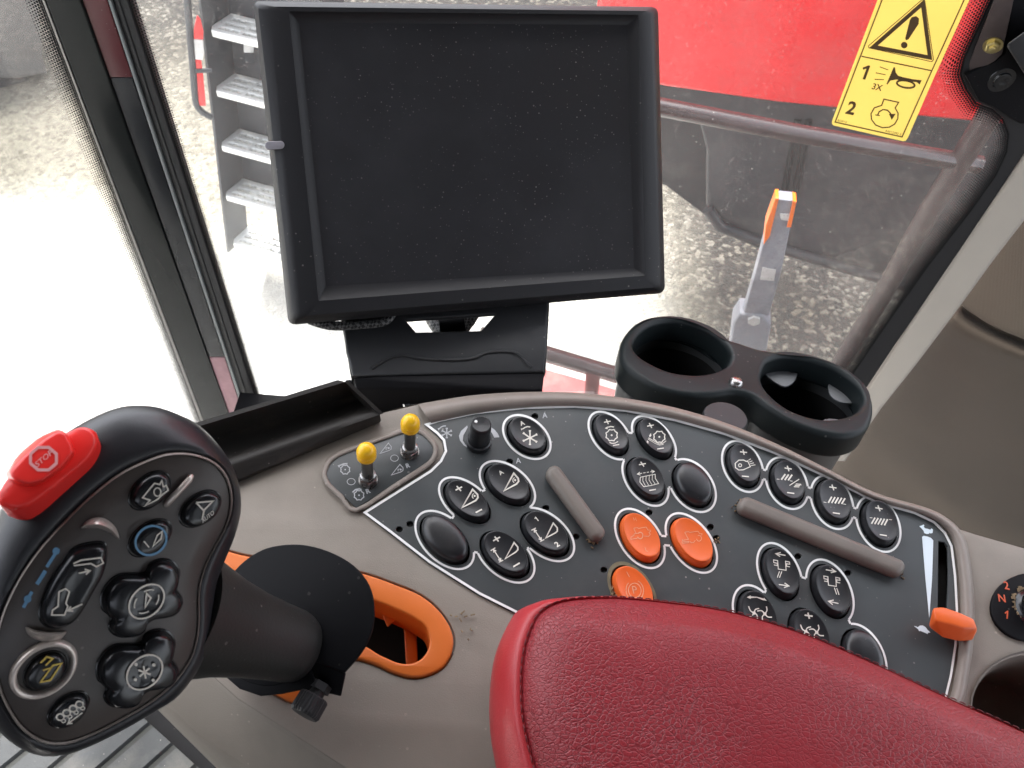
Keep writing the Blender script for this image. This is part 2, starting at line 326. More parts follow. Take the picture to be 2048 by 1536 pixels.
def ribbon2d(pts, w, closed=False):
    P = [np.array(p, float) for p in pts]; n = len(P); vs = []; fs = []
    for i in range(n):
        a = P[i-1] if (i > 0 or closed) else None; c = P[(i+1) % n] if (i < n-1 or closed) else None
        d1 = (P[i]-a) if a is not None else (c-P[i]); d2 = (c-P[i]) if c is not None else (P[i]-a)
        d1 = d1/(np.linalg.norm(d1)+1e-9); d2 = d2/(np.linalg.norm(d2)+1e-9)
        n1 = np.array((-d1[1], d1[0])); n2 = np.array((-d2[1], d2[0])); m = n1+n2; L = np.linalg.norm(m)
        m = n1 if L < .3 else m/L; k = 1/max(.45, float(m@n1)); vs += [tuple(P[i]+m*w/2*k), tuple(P[i]-m*w/2*k)]
    for i in range(n if closed else n-1):
        j = (i+1) % n; fs.append((2*i, 2*i+1, 2*j+1, 2*j))
    return vs, fs
_txt = {}
def text2d(s, bold=.02):
    key = (s, bold)
    if key not in _txt:
        cu = bpy.data.curves.new('t', 'FONT'); cu.body = s; cu.size = 1.0; cu.offset = bold; cu.fill_mode = 'BOTH'; cu.resolution_u = 3
        ob = bpy.data.objects.new('t', cu); me = ob.to_mesh(); v = np.array([tuple(q.co)[:2] for q in me.vertices]); f = [tuple(q.vertices) for q in me.polygons]
        ob.to_mesh_clear(); bpy.data.objects.remove(ob); bpy.data.curves.remove(cu)
        lo, hi = v.min(0), v.max(0); v = (v-(lo+hi)/2)/(hi[1]-lo[1]); _txt[key] = (v, f)
    return _txt[key]
class Ink:
    """printed marks: measured on the photograph in a zoom window (x0, y0, scale) and laid on the real surface by a mapper"""
    def __init__(s, zoom=(0, 0, 1)): s.z = zoom; s.v = []; s.f = []
    def _a(s, v, f):
        n = len(s.v); x0, y0, k = s.z; s.v += [(x0+q[0]/k, y0+q[1]/k) for q in v]; s.f += [tuple(i+n for i in g) for g in f]; return s
    def line(s, *pts, w=12, closed=False, sm=0):
        P = smooth_loop(pts, sm, closed) if sm else list(pts)
        v, f = ribbon2d(P, w, closed); return s._a(v, f)
    def fill(s, *pts, sm=0):
        P = smooth_loop(pts, sm) if sm else list(pts)
        t = tessellate_polygon([[Vector((p[0], p[1], 0)) for p in P]]); return s._a(P, [tuple(q) for q in t])
    def dot(s, c, r, n=14): return s.fill(*[(c[0]+r*math.cos(6.2832*i/n), c[1]+r*math.sin(6.2832*i/n)) for i in range(n)])
    def ring(s, c, rx, ry=None, w=10, n=26, a0=0, a1=360, rot=0):
        ry = ry or rx; cl = abs(a1-a0) >= 360; n2 = n if cl else max(4, int(n*abs(a1-a0)/360)); P = []
        for i in range(n2 if cl else n2+1):
            t = math.radians(a0+(a1-a0)*i/n2); x, y = rx*math.cos(t), ry*math.sin(t); c_, s_ = math.cos(rot), math.sin(rot); P.append((c[0]+x*c_-y*s_, c[1]+x*s_+y*c_))
        return s.line(*P, w=w, closed=cl)
    def plus(s, c, r, u, w=13):
        """u: direction of the downward arm, r: the direction of the right arm (zoom pixels)"""
        s.line((c[0]-r[0], c[1]-r[1]), (c[0]+r[0], c[1]+r[1]), w=w); return s.line((c[0]-u[0], c[1]-u[1]), (c[0]+u[0], c[1]+u[1]), w=w)
    def arrow(s, tail, tip, w=12, head=40, spread=.55, filled=False):
        d = np.array(tip, float)-np.array(tail, float); L = np.linalg.norm(d); d /= L; n = np.array((-d[1], d[0])); t = np.array(tip, float)
        a = t-d*head+n*head*spread; b = t-d*head-n*head*spread
        s.line(tail, tuple(t-d*(head*.7 if filled else w*.4)), w=w)
        if filled: return s.fill(tip, tuple(a), tuple(b))
        return s.line(tuple(a), tip, tuple(b), w=w)
    def text(s, st, c, h, right=(1, 0), up=(0, -1), bold=.02):
        v, f = text2d(st, bold); return s._a([(c[0]+h*(x*right[0]+y*up[0]), c[1]+h*(x*right[1]+y*up[1])) for x, y in v], f)
    def one(s, c, h, right=(1, 0), up=(0, -1)):
        return s.fill(*[(c[0]+h*(x*right[0]+y*up[0]), c[1]+h*(x*right[1]+y*up[1])) for x, y in ((-.02, -.5), (.17, -.5), (.17, .5), (.03, .5), (-.30, .27), (-.22, .13), (-.02, .25))])
    def rotor(s, c, r, w=12):
        P = []
        for i in range(8):
            a = math.radians(22.5+45*i); P.append((c[0]+r*1.10*math.cos(a), c[1]+r*1.10*math.sin(a))); a += math.radians(22.5); P.append((c[0]+r*.93*math.cos(a), c[1]+r*.93*math.sin(a)))
        s.line(*P, w=w, closed=True); return s.dot(c, r*.17)
    def wedge(s, tip, top, r1, r2, base, w=18): return s.line(tip, top, r1, r2, base, w=w, closed=True)
    def build(s, name, m, parent, mapper, label=None):
        b = MB(); b.add([mapper(p) for p in s.v], s.f); return b.build(name, m, parent, smooth=0, label=label, recalc=False)
def tube(pts, rad, n=12, cap=True):
    P = [Vector(p) for p in pts]; k = len(P); rs = rad if isinstance(rad, (list, tuple)) else [rad]*k
    v = []; f = []; prev = None
    for i in range(k):
        t = ((P[i]-P[i-1]).normalized() if i else Vector()) + ((P[i+1]-P[i]).normalized() if i < k-1 else Vector()); t.normalize()
        if prev is None: a = t.orthogonal().normalized()
        else: a = (prev-t*prev.dot(t)).normalized()
        prev = a; b = t.cross(a)
        v += [P[i]+(a*math.cos(6.28318*j/n)+b*math.sin(6.28318*j/n))*rs[i] for j in range(n)]
    for i in range(k-1):
        for j in range(n): f.append((i*n+j, i*n+(j+1) % n, (i+1)*n+(j+1) % n, (i+1)*n+j))
    if cap: f += [tuple(range(n)), tuple(range((k-1)*n, k*n))]
    return v, f
def loft(rings, cap0=True, cap1=True, closed=True):
    n = len(rings[0]); v = [q for r in rings for q in r]; f = []
    for i in range(len(rings)-1):
        for j in range(n if closed else n-1): f.append((i*n+j, i*n+(j+1) % n, (i+1)*n+(j+1) % n, (i+1)*n+j))
    if cap0: f.append(tuple(range(n)))
    if cap1: f.append(tuple(range((len(rings)-1)*n, len(rings)*n)))
    return v, f
def lathe(o, n, prof, seg=24, flute=0, depth=0.0):
    """prof: (radius, height) along normal n from point o"""
    n = n.normalized(); a = n.orthogonal().normalized(); b = n.cross(a); rings = []
    for r, h in prof:
        rings.append([o+n*h+(a*math.cos(6.28318*j/seg)+b*math.sin(6.28318*j/seg))*(r*(1-depth*(j % 2)) if flute else r) for j in range(seg)])
    return loft(rings)
def box3(c, ax, ay, az):
    v = [c+ax*i+ay*j+az*k for k in (-1, 1) for j in (-1, 1) for i in (-1, 1)]
    return v, [(0, 1, 3, 2), (4, 5, 7, 6), (0, 1, 5, 4), (2, 3, 7, 6), (0, 2, 6, 4), (1, 3, 7, 5)]
def hull(pts, bevel=.002, seg=3):
    bm = bmesh.new(); [bm.verts.new(p) for p in pts]; r = bmesh.ops.convex_hull(bm, input=bm.verts)
    bmesh.ops.delete(bm, geom=[g for g in r['geom_interior'] if isinstance(g, bmesh.types.BMVert)], context='VERTS')
    bmesh.ops.dissolve_limit(bm, angle_limit=math.radians(4), verts=bm.verts, edges=bm.edges)
    if bevel: bmesh.ops.bevel(bm, geom=list(bm.edges), offset=bevel, segments=seg, profile=.5, affect='EDGES', clamp_overlap=True)
    bm.verts.index_update(); v = [q.co.copy() for q in bm.verts]; f = [tuple(x.index for x in q.verts) for q in bm.faces]; bm.free(); return v, f
def rquad(P, r, n=6):
    """rounded quadrilateral through four px corners, radius r px"""
    out = []
    for i in range(4):
        a, b, c = [np.array(P[(i+k-1) % 4], float) for k in range(3)]
        d1 = (a-b)/np.linalg.norm(a-b); d2 = (c-b)/np.linalg.norm(c-b); p, q = b+d1*r, b+d2*r
        for k in range(n+1):
            t = k/n; out.append(tuple((1-t)**2*p+2*t*(1-t)*b+t*t*q))
    return out

# ------------------------------------------------------------------ planes of the cab
n_con = R @ (-cdir(800, 1900).normalized())
o_con = at((1300, 1000), .53)
CON = Plane(o_con, n_con, R @ Vector((1, 0, 0)))            # the console's switch panel
# ================================================================== CONSOLE
con = thing('control_console', CON.hit((1300, 1000)), 'curved taupe armrest console with black switch panel, oval buttons and orange gate', 'console')
ZA, ZB, ZC, ZD, ZE, ZF, ZG, ZH = (820, 900, 5.688), (840, 810, 7.314), (1160, 800, 6.679), (1180, 1000, 7.314), (1430, 870, 5.251), (1450, 1080, 6.024), (1780, 1020, 5.12), (640, 820, 6.981)
class Well:
    def __init__(s, cx, cy, hw, hh, off):
        s.c = np.array((cx, cy)); c = off*hh; cov = np.array([[hw*hw, c], [c, hh*hh]]); s.L = np.linalg.cholesky(cov); s.inv = np.linalg.inv(s.L)
    def px(s, k=1.0, n=48): return [tuple(s.c + k*s.L @ np.array((math.cos(6.28318*i/n), math.sin(6.28318*i/n)))) for i in range(n)]
    def inside(s, p, k=1.0): return np.linalg.norm(s.inv @ (np.array(p)-s.c)) < k
W = {k: Well(*v) for k, v in dict(
    reelauto=(1053.6, 874, 40.8, 37.7, 15.2), wplus=(933.9, 1004.6, 47.9, 43, 25), wauto=(1014.8, 970.9, 47.5, 41.9, 21.4), wonetwo=(1089.7, 1068.9, 50.3, 45.9, 23.9),
    wheight=(1009.7, 1109.7, 50.8, 47.7, 23.9), blankone=(889.3, 1079.9, 50.3, 50, 23.9), rotor=(1220.6, 871, 37.4, 41, 17.2), concave=(1307.9, 879.2, 37.8, 40.6, 19),
    grate=(1291, 959.6, 39.7, 44.7, 17.2), blanktwo=(1384, 971.1, 41, 45.4, 15.6), gear=(1279.8, 1076.8, 42.7, 50.9, 19.1), drive=(1382.6, 1086, 44.1, 51.1, 21.6), park=(1264.8, 1182.3, 43, 51, 19),
    fan=(1485.4, 932.8, 35.5, 43.8, 11.4), sieveone=(1573.6, 966.2, 36.4, 44.4, 10.7), sievetwo=(1664.2, 1004.5, 36.8, 46, 11.4), sievethree=(1756.6, 1047.9, 38.1, 47.8, 12.4),
    trayl=(1559.6, 1148.4, 39, 53.5, 15), trayr=(1659.8, 1183.1, 40.8, 55, 16), spread=(1513, 1234.4, 40.7, 55, 15), spreadplus=(1616.8, 1271.7, 41.5, 56, 16), blankthree=(1723.6, 1314, 42.7, 57, 16)).items()}
leds = [(798.6, 1058.6), (820, 1048), (1069.7, 832.5), (1019, 923.2), (1092, 1016), (1152.3, 1073.2), (1298.3, 1025), (1421, 1054), (1432.7, 1076), (1208, 1139.5), (1596, 1112.4), (1695.7, 1145.6)]
def zp(z, P): return [(z[0]+x/z[2], z[1]+y/z[2]) for x, y in P]
border = [(730, 1025), (800, 981), (862, 942), (882, 922), (892, 902), (888, 880), (875, 866), (853, 849), (880, 841), (950, 826), (1050, 815.5), (1150, 813), (1250, 821), (1350, 840), (1450, 868), (1550, 906), (1650, 952), (1750, 1003),
          (1830, 1026), (1868, 1044), (1890, 1066), (1903, 1092), (1910, 1150), (1914, 1220), (1911, 1290), (1902, 1350), (1890, 1400), (1800, 1500), (1560, 1500), (1300, 1380), (1150, 1285), (1060, 1237), (960, 1187), (860, 1124), (780, 1062)]
bc = np.array((1350, 1080))
def grow(P, d):                      # offset a px outline outward by d px
    out = []; n = len(P)
    for i in range(n):
        a, b, c = np.array(P[i-1], float), np.array(P[i], float), np.array(P[(i+1) % n], float)
        t = (b-a)/np.linalg.norm(b-a)+(c-b)/np.linalg.norm(c-b); t /= np.linalg.norm(t); out.append(tuple(b+np.array((t[1], -t[0]))*d))
    return out
slot_g = zp(ZG, [(497, 320), (560, 330), (592, 372), (598, 700), (578, 1180), (488, 1180), (492, 700)])
overlay_px = grow(border, 4)
ov = MB(); ov.add(*pxprism(CON, overlay_px, -.0016, 0, .0003, holes=[w.px(1.0) for w in W.values()]+[[(c[0]+7.2*math.cos(t*.5236), c[1]+6*math.sin(t*.5236)) for t in range(12)] for c in leds]+[slot_g], res=1))
panel = ov.build('switch_panel', 'panel', con, smooth=0)
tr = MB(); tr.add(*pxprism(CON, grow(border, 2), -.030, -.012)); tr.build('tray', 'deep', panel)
for c in leds:
    rg = MB(); P = CON.hit(c, 0); rg.add(*lathe(P, CON.n, [(.0021, -.0022), (.0013, -.0026), (.0002, -.0026)], 14)); rg.build('indicator_lamp', M['deep'], panel)
con_map = lambda p: CON.hit(p, .00025)
def outlines():
    ink = Ink(); ink.line(*border, w=4.8, closed=True)
    groups = [['reelauto'], ['wplus', 'wauto', 'wonetwo', 'wheight', 'blankone'], ['rotor', 'concave', 'grate', 'blanktwo'], ['gear', 'drive'], ['fan', 'sieveone', 'sievetwo', 'sievethree'], ['trayl', 'trayr', 'spread', 'spreadplus', 'blankthree']]
    links = [('wplus', 'wauto'), ('blankone', 'wplus'), ('wauto', 'wonetwo'), ('wonetwo', 'wheight'), ('wheight', 'blankone'), ('rotor', 'concave'), ('concave', 'blanktwo'), ('blanktwo', 'grate'), ('grate', 'rotor'), ('gear', 'drive'),
             ('fan', 'sieveone'), ('sieveone', 'sievetwo'), ('sievetwo', 'sievethree'), ('trayl', 'trayr'), ('trayl', 'spread'), ('trayr', 'blankthree'), ('spread', 'spreadplus'), ('spreadplus', 'blankthree')]
    K = 1.165
    for g in groups:
        cen = sum(W[k].c for k in g)/len(g); closed_ring = len(g) >= 4 and 'fan' not in g
        bands = []
        for a, b in links:
            if a in g:
                A, B = W[a].c, W[b].c; d = (B-A)/np.linalg.norm(B-A); n = np.array((-d[1], d[0])); bands.append((A, B, d, n))
        hw = 9.0
        def inside(p, skip=None, skipband=None):
            p = np.array(p)
            for k in g:
                if k != skip and W[k].inside(p, K): return True
            for i, (A, B, d, n) in enumerate(bands):
                if i == skipband: continue
                t = (p-A)@d
                if 0 < t < np.linalg.norm(B-A) and abs((p-A)@n) < hw: return True
            if closed_ring:            # the space enclosed by the group carries no line
                poly = [W[k].c for k in g]; poly.sort(key=lambda q: math.atan2(*(q-cen)[::-1])); s = []
                for i in range(len(poly)):
                    e = poly[(i+1) % len(poly)]-poly[i]; s.append(e[0]*(p-poly[i])[1]-e[1]*(p-poly[i])[0] > 0)
                if all(s) or not any(s): return True
            return False
        def arcs(P, closed, **kw):
            run = []; runs = []
            for p in P:
                if inside(p, **kw):
                    if len(run) > 1: runs.append(run)
                    run = []
                else: run.append(p)
            if len(run) > 1: runs.append(run)
            if closed and len(runs) > 1 and runs[0][0] == P[0] and runs[-1][-1] == P[-1]: runs[0] = runs.pop()+runs[0]
            for r in runs:
                full = closed and len(r) == len(P); ink.line(*r, w=4.3, closed=full)
        for k in g: arcs(W[k].px(K, 220), True, skip=k)
        for i, (A, B, d, n) in enumerate(bands):
            for sgn in (-1, 1):
                L = np.linalg.norm(B-A); arcs([tuple(A+d*L*t/150+n*sgn*(hw+.01)) for t in range(151)], False)
    return ink
outlines().build('white_outline', 'white', panel, con_map)
# marks printed on the panel
ik = Ink(ZB)
for a in range(6):
    t = math.radians(90+60*a); e = (392+72*math.cos(t)*1.05, 410+68*math.sin(t)); ik.line((392, 410), e, w=17)
    nx, ny = -math.sin(t)*16, math.cos(t)*16; ik.line((e[0]-nx, e[1]-ny), (e[0]+nx, e[1]+ny), w=18)
ik.line((380, 305), (340, 308), (305, 325), (285, 345), w=16).fill((258, 338), (303, 335), (270, 372))
ik.fill((930, 655), (830, 672), (740, 650), (640, 590), (585, 520), (570, 450), (600, 380), (690, 300), (698, 325), (665, 390), (635, 440), (625, 520), (665, 580), (745, 638), (830, 660), (925, 650))
ik.fill((1010, 305), (1090, 360), (1140, 420), (1162, 472), (1085, 478), (1060, 420), (1030, 385), (1015, 370))
ik.build('knob_scale', 'grey_print', panel, con_map)
for c in ((1825, 150), (1438, 812)): Ink(ZB).text('A', c, 78, (.95, -.12), (-.1, -1)).build('letter', 'grey_print', panel, con_map)
ig = Ink(ZG)
ig.fill((328, 275), (345, 264), (385, 272), (420, 286), (443, 312), (438, 500), (430, 720), (402, 1110), (362, 700))
ig.fill((300, 165), (322, 160), (345, 148), (352, 160), (345, 172), (360, 188), (385, 192), (412, 202), (425, 188), (440, 200), (436, 235), (418, 240), (400, 232), (402, 244), (375, 246), (350, 236), (345, 215), (325, 190))
ig.fill((245, 1188), (262, 1190), (285, 1200), (305, 1184), (335, 1182), (365, 1200), (385, 1228), (415, 1255), (390, 1258), (385, 1272), (368, 1262), (340, 1250), (312, 1238), (298, 1242), (290, 1222), (270, 1205))
ig.build('speed_scale', 'pale_blue', panel, con_map)
# buttons
HB = .0052
def button(key, color='button', blank=False, label=None, drop=0.0):
    w = W[key]; c = CON.hit(tuple(w.c), 0); U = [CON.hit(p, 0)-c for p in w.px(1.0, 48)]
    def ring(k, h): return [c+u*k+CON.n*h for u in U]
    if blank: prof = [(.93, -.012), (.93, .001), (.915, .0032), (.86, .0052), (.74, .0064), (.52, .0070), (.26, .0073), (.04, .0074)]
    else: prof = [(.945, -.012), (.940, .0005), (.90, .0030), (.865, .0048), (.845, .0053), (.815, .00535), (.76, .0051), (.6, .0047), (.4, .0044), (.2, .0043), (.03, .0043)]
    b = MB(); b.add(*loft([ring(k, h-drop) for k, h in prof], cap0=True, cap1=True)); o = b.build('push_button', color, con, smooth=50, label=label)
    Pl = Plane(c, CON.n, CON.x)
    M2 = np.array([[U[0].dot(CON.x), U[12].dot(CON.x)], [U[0].dot(CON.y), U[12].dot(CON.y)]]); Mi = np.linalg.inv(M2)
    rk = [k for k, h in prof[4:]][::-1]; rh = [h for k, h in prof[4:]][::-1]
    def mapper(p):
        h = HB
        for _ in range(2):
            q = CON.hit(p, h)-c; r = float(np.linalg.norm(Mi @ np.array((q.dot(CON.x), q.dot(CON.y))))); h = float(np.interp(r, rk, rh))
        return CON.hit(p, h+.00022)
    return o, mapper
def sym(key, ink, m='cream', color='button', label=None, drop=0.0):
    o, mp = button(key, color, label=label, drop=drop); ink.build('symbol', m, o, mp)
for k in ('blankone', 'blanktwo', 'blankthree'): button(k, blank=True, label='blank domed black oval button without a symbol')
rd, ud = (.86, -.47), (-.60, -.78)
sym('wplus', Ink(ZA).plus((556, 438), (37, -19), (24, 28), 15).wedge((592, 655), (712, 448), (768, 506), (772, 542), (748, 574), 19).dot((735, 522), 12).line((728, 494), (710, 508), (708, 535), (722, 552), w=9).line((748, 712), (818, 675), w=16), label='black oval button with feeder wedge between plus and minus')
sym('wauto', Ink(ZA).text('A', (1035, 256), 52, rd, ud).wedge((1072, 462), (1180, 264), (1230, 322), (1236, 356), (1212, 386), 19).dot((1196, 342), 12).line((1190, 314), (1172, 328), (1170, 354), (1184, 372), w=9), label='black oval button with letter A over a feeder wedge')
ar = Ink(ZA).one((1440, 786), 60, rd, ud).text('2', (1672, 1072), 66, rd, ud, .03).wedge((1545, 1000), (1630, 832), (1676, 886), (1676, 924), (1652, 944), 16)
ar.line((1382, 913), (1432, 887), w=11).line((1480, 1043), (1526, 1018), w=11).arrow((1450, 960), (1412, 905), 11, 30).arrow((1450, 960), (1494, 1026), 11, 30); sym('wonetwo', ar, label='black oval button numbered 1 and 2 beside a height wedge')
ar = Ink(ZA).plus((985, 1012), (40, -22), (22, 29), 16).wedge((1084, 1236), (1184, 1054), (1226, 1104), (1228, 1134), (1204, 1160), 16).line((1175, 1328), (1248, 1285), w=17)
ar.line((918, 1146), (970, 1112), w=11).line((1012, 1276), (1060, 1253), w=11).arrow((990, 1195), (950, 1133), 11, 30).arrow((990, 1195), (1034, 1262), 11, 30); sym('wheight', ar, label='black oval button with height arrow between plus and minus')
wk = Ink(ZB).text('A', (1494, 266), 68, (.92, -.32), (-.42, -.9))
for e in ((1608, 378), (1706, 432), (1704, 538), (1608, 576), (1514, 524), (1514, 412)):
    wk.line((1610, 480), e, w=20); d = np.array(e, float)-(1610, 480); d /= np.linalg.norm(d); wk.line((e[0]-d[1]*16, e[1]+d[0]*16), (e[0]+d[1]*16, e[1]-d[0]*16), w=20)
wk.line((1612, 322), (1570, 316), (1532, 330), (1508, 348), w=17).fill((1476, 345), (1520, 340), (1482, 372)); sym('reelauto', wk, label='black oval button with letter A over a six spoked reel')
sym('rotor', Ink(ZC).plus((365, 290), (44, -8), (14, 32), 14).rotor((423, 470), 74, 13).line((452, 360), (410, 354), (375, 364), w=14).fill((330, 378), (372, 352), (368, 390)).line((395, 568), (430, 580), (470, 575), (508, 553), w=11).line((440, 608), (524, 594), w=13), label='black oval button with rotor octagon and curved arrow')
ck = Ink(ZC).plus((942, 341), (44, -8), (17, 33), 14).rotor((1060, 492), 74, 13).line((915, 506), (1010, 560), (1058, 588), (1108, 578), (1150, 545), w=9).line((908, 520), (1005, 580), (1060, 603), (1115, 594), w=7).line((1032, 655), (1120, 643), w=14)
ck.arrow((946, 450), (930, 500), 14, 32, filled=True).arrow((910, 580), (896, 538), 12, 28, filled=True); sym('concave', ck, label='black oval button with concave clearance symbol, plus and minus')
gk = Ink(ZC).plus((833, 857), (46, -8), (22, 32), 14).line((845, 975), (875, 970), w=9).line((892, 967), (922, 962), w=9).arrow((830, 978), (766, 990), 9, 38).arrow((940, 960), (994, 953), 9, 38).line((925, 1208), (1014, 1194), w=15)
gk.line((806, 1032), (900, 1012), (1004, 992), (1006, 1048), (1050, 1116), (950, 1142), (850, 1158), (800, 1095), w=9, closed=True)
for i in range(4): gk.line((842+42*i, 1028-8*i), (838+42*i, 1080-6*i), (874+43*i, 1146-8*i), w=7)
sym('grate', gk, label='black oval button with curved grate under a dashed arrow')
oc = [(640, 412), (690, 404), (712, 416), (822, 396), (848, 440), (882, 440), (888, 458), (862, 474), (882, 500), (858, 532), (790, 528)]
sym('gear', Ink(ZD).text('H', (656, 280), 52, (.9, .1), (-.3, -.95), 0).text('L', (826, 722), 62, (.9, .1), (-.3, -.95), 0).line(*oc, w=9).line((640, 412), (672, 486), w=9).ring((735, 520), 38, 48, 14, a0=-140, a1=140).line((720, 486), (650, 492), (640, 520), (600, 540), (598, 575), (690, 560), (700, 540), (715, 560), w=9), 'orange_print', 'orange_btn', 'orange oval button with harvester between letters H and L')
od = [(1385, 472), (1440, 462), (1460, 474), (1580, 456), (1602, 490), (1640, 492), (1632, 520)]
sym('drive', Ink(ZD).line(*od, w=9).line((1385, 472), (1440, 575), (1370, 588), w=9).ring((1595, 560), 36, 42, 10, a0=-120, a1=170).line((1540, 590), (1515, 622), (1480, 625), (1462, 606), w=9).line((1345, 632), (1352, 580), (1375, 610), (1448, 606), (1440, 625), (1350, 632), w=9), 'orange_print', 'orange_btn', 'orange oval button with plain harvester outline')
sym('park', Ink(ZD).line((535, 1048), (578, 1128), w=11).ring((655, 1322), 92, 106, 12, rot=-.15).text('P', (655, 1315), 112, (.95, .05), (-.22, -1), 0).ring((655, 1322), 128, 150, 12, a0=120, a1=235, rot=-.15).ring((655, 1322), 128, 150, 12, a0=-60, a1=55, rot=-.15), 'orange_print', 'orange_btn', 'orange oval button with circled parking letter P')
fk = Ink(ZE).plus((300, 180), (37, 4), (6, 27), 12).ring((263, 318), 16, w=8).line((330, 278), (300, 263), (250, 264), (212, 298), (214, 342), (250, 368), (295, 366), (372, 332), (342, 272), w=9, closed=True).line((282, 431), (356, 438), w=12)
for i in range(4): fk.line((352+9*i, 266+18*i), (376+16*i, 250+21*i), w=7)
sym('fan', fk, label='black oval button with blower fan symbol')
sk = Ink(ZE).plus((768, 352), (37, 6), (9, 29), 12).line((648, 462), (677, 466), w=6).line((786, 481), (814, 485), w=6).line((782, 530), (884, 464), w=9).line((758, 604), (832, 614), w=12)
for i in range(3): sk.line((696+36*i, 470+3*i), (738+36*i, 411+3*i), w=17); sk.line((828+10*i, 542-14*i), (884+10*i, 546-14*i), w=9)
sk.line((888, 520), (908, 526), w=6); sym('sieveone', sk, label='black oval button with three slats over slash')
sk = Ink(ZE).plus((1238, 551), (38, 6), (10, 30), 12).line((1140, 703), (1170, 710), w=6).line((1346, 724), (1376, 729), w=6).line((1237, 816), (1311, 827), w=12)
for i in range(5): sk.line((1190+35*i, 712+3*i), (1226+35*i, 648+4*i), w=16)
sym('sievetwo', sk, label='black oval button with five slats between low dashes')
sk = Ink(ZE).plus((1722, 770), (38, 7), (11, 31), 12).line((1625, 868), (1654, 870), w=6).line((1828, 887), (1858, 891), w=6).line((1730, 1046), (1804, 1058), w=12)
for i in range(5): sk.line((1643+34*i, 932+4*i), (1681+33*i, 868+4*i), w=16)
sym('sievethree', sk, label='black oval button with five slats between high dashes')
coil = [(590, 300), (630, 308), (628, 280), (588, 272), (585, 240), (634, 248), (642, 350), (736, 365), (730, 256), (778, 266), (780, 292), (742, 286), (742, 316), (782, 324)]
sym('trayl', Ink(ZF).arrow((728, 185), (612, 165), 12, 56, .45).line(*coil, w=10).line((656, 378), (630, 452), w=10).line((684, 380), (656, 454), w=10).arrow((650, 536), (770, 554), 12, 56, .5), label='black oval button with tray symbol, upper arrow pointing left')
sym('trayr', Ink(ZF).arrow((1215, 358), (1334, 380), 12, 56, .45).line(*[(x+605, y+194) for x, y in coil], w=10).line((1318, 575), (1345, 656), w=10).line((1346, 580), (1374, 660), w=10).arrow((1366, 765), (1248, 738), 12, 56, .5), label='black oval button with tray symbol, upper arrow pointing right')
def fans(ik, dx, dy):
    for P in (((350, 880), (308, 852), (284, 798)), ((350, 880), (366, 838), (412, 824)), ((350, 880), (384, 902), (392, 958)), ((350, 880), (318, 918), (268, 926)), ((480, 890), (506, 848), (498, 800)), ((480, 890), (440, 852), (388, 856)), ((480, 890), (515, 926), (566, 930)), ((480, 890), (450, 925), (455, 980))):
        ik.line(*[(x+dx, y+dy) for x, y in P], w=13, sm=4)
    ik.dot((350+dx, 880+dy), 20); return ik.dot((480+dx, 890+dy), 20)
sym('spread', fans(Ink(ZF).fill((262, 690), (312, 666), (306, 680), (385, 684), (468, 706), (466, 692), (504, 732), (455, 724), (385, 696), (308, 700), (314, 712)), 0, 0), label='black oval button with twin spreader discs under double arrow')
sym('spreadplus', fans(Ink(ZF).plus((1008, 912), (48, 7), (9, 37), 18), 625, 222), label='black oval button with plus over twin spreader discs')
wr = MB(); pk = W['park']
for k0, k1, h0, h1 in ((1.02, 1.17, 0.0003, .0003),):
    a_ = [CON.hit(p, h0) for p in pk.px(k0, 48)]; b_ = [CON.hit(p, h1) for p in pk.px(k1, 48)]; wr.add(*loft([a_, b_], False, False))
wr.build('worn_ring', mat('worn_film', (.17, .155, .09), .6, var=.4, vscale=200), panel, smooth=0, recalc=False, label='bare worn ring around the parking button')
dk = MB()
for _ in range(70):                                            # chaff in the corners of the parking button and at the ends of the ridges
    c0 = random.choice(((1226, 1178), (1226, 1178), (1479, 1012), (1479, 1012), (1187, 1082), (1797, 1148), (1433, 1078), (930, 1240)))
    p = (c0[0]+random.gauss(0, 5 if c0[0] != 930 else 14), c0[1]+random.gauss(0, 7 if c0[0] != 930 else 16)); P = CON.hit(p, .0006)
    a = Vector((random.gauss(0, 1), random.gauss(0, 1), random.gauss(0, .4))).normalized()*random.uniform(.0005, .0016); b = a.cross(CON.n).normalized()*.00035
    dk.add(*box3(P, a, b, CON.n*.0003))
o = dk.build('chaff', 'dirt', panel, smooth=0); o['kind'] = 'stuff'
# finger ridges between the button groups
def stadium(a, b, r, n=10):
    a, b = np.array(a, float), np.array(b, float); d = (b-a)/np.linalg.norm(b-a); t0 = math.atan2(d[1], d[0]); P = []
    for i in range(n+1): t = t0+math.pi/2+math.pi*i/n; P.append(tuple(a+r*np.array((math.cos(t), math.sin(t)))))
    for i in range(n+1): t = t0-math.pi/2+math.pi*i/n; P.append(tuple(b+r*np.array((math.cos(t), math.sin(t)))))
    return P
for (a, b, r) in (((1107, 953), (1191, 1069), 16.5), ((1489, 1016), (1787, 1139), 17)):
    m_ = MB(); m_.add(*pxprism(CON, stadium(a, b, r), -.001, .0085, .0042, href=.002, res=5)); m_.build('finger_ridge', 'ridge', con, smooth=60)
# rotary speed knob
kb = CON.hit((957, 886), 0); m_ = MB()
m_.add(*lathe(kb, CON.n, [(.0086, 0), (.0088, .0015), (.0086, .0045), (.0078, .0052)], 40)); m_.add(*lathe(kb, CON.n, [(.0076, .0045), (.0072, .0075), (.0069, .021), (.0066, .0232), (.0058, .0240), (.0006, .0236)], 44, flute=1, depth=.035))
kn = m_.build('rotary_knob', 'button', con, smooth=40)
m_ = MB(); m_.add(*lathe(CON.hit((952, 843), .0243), CON.n, [(.0010, -.0006), (.0010, .0002), (.0002, .0003)], 12)); m_.build('pointer_dot', 'white', kn)
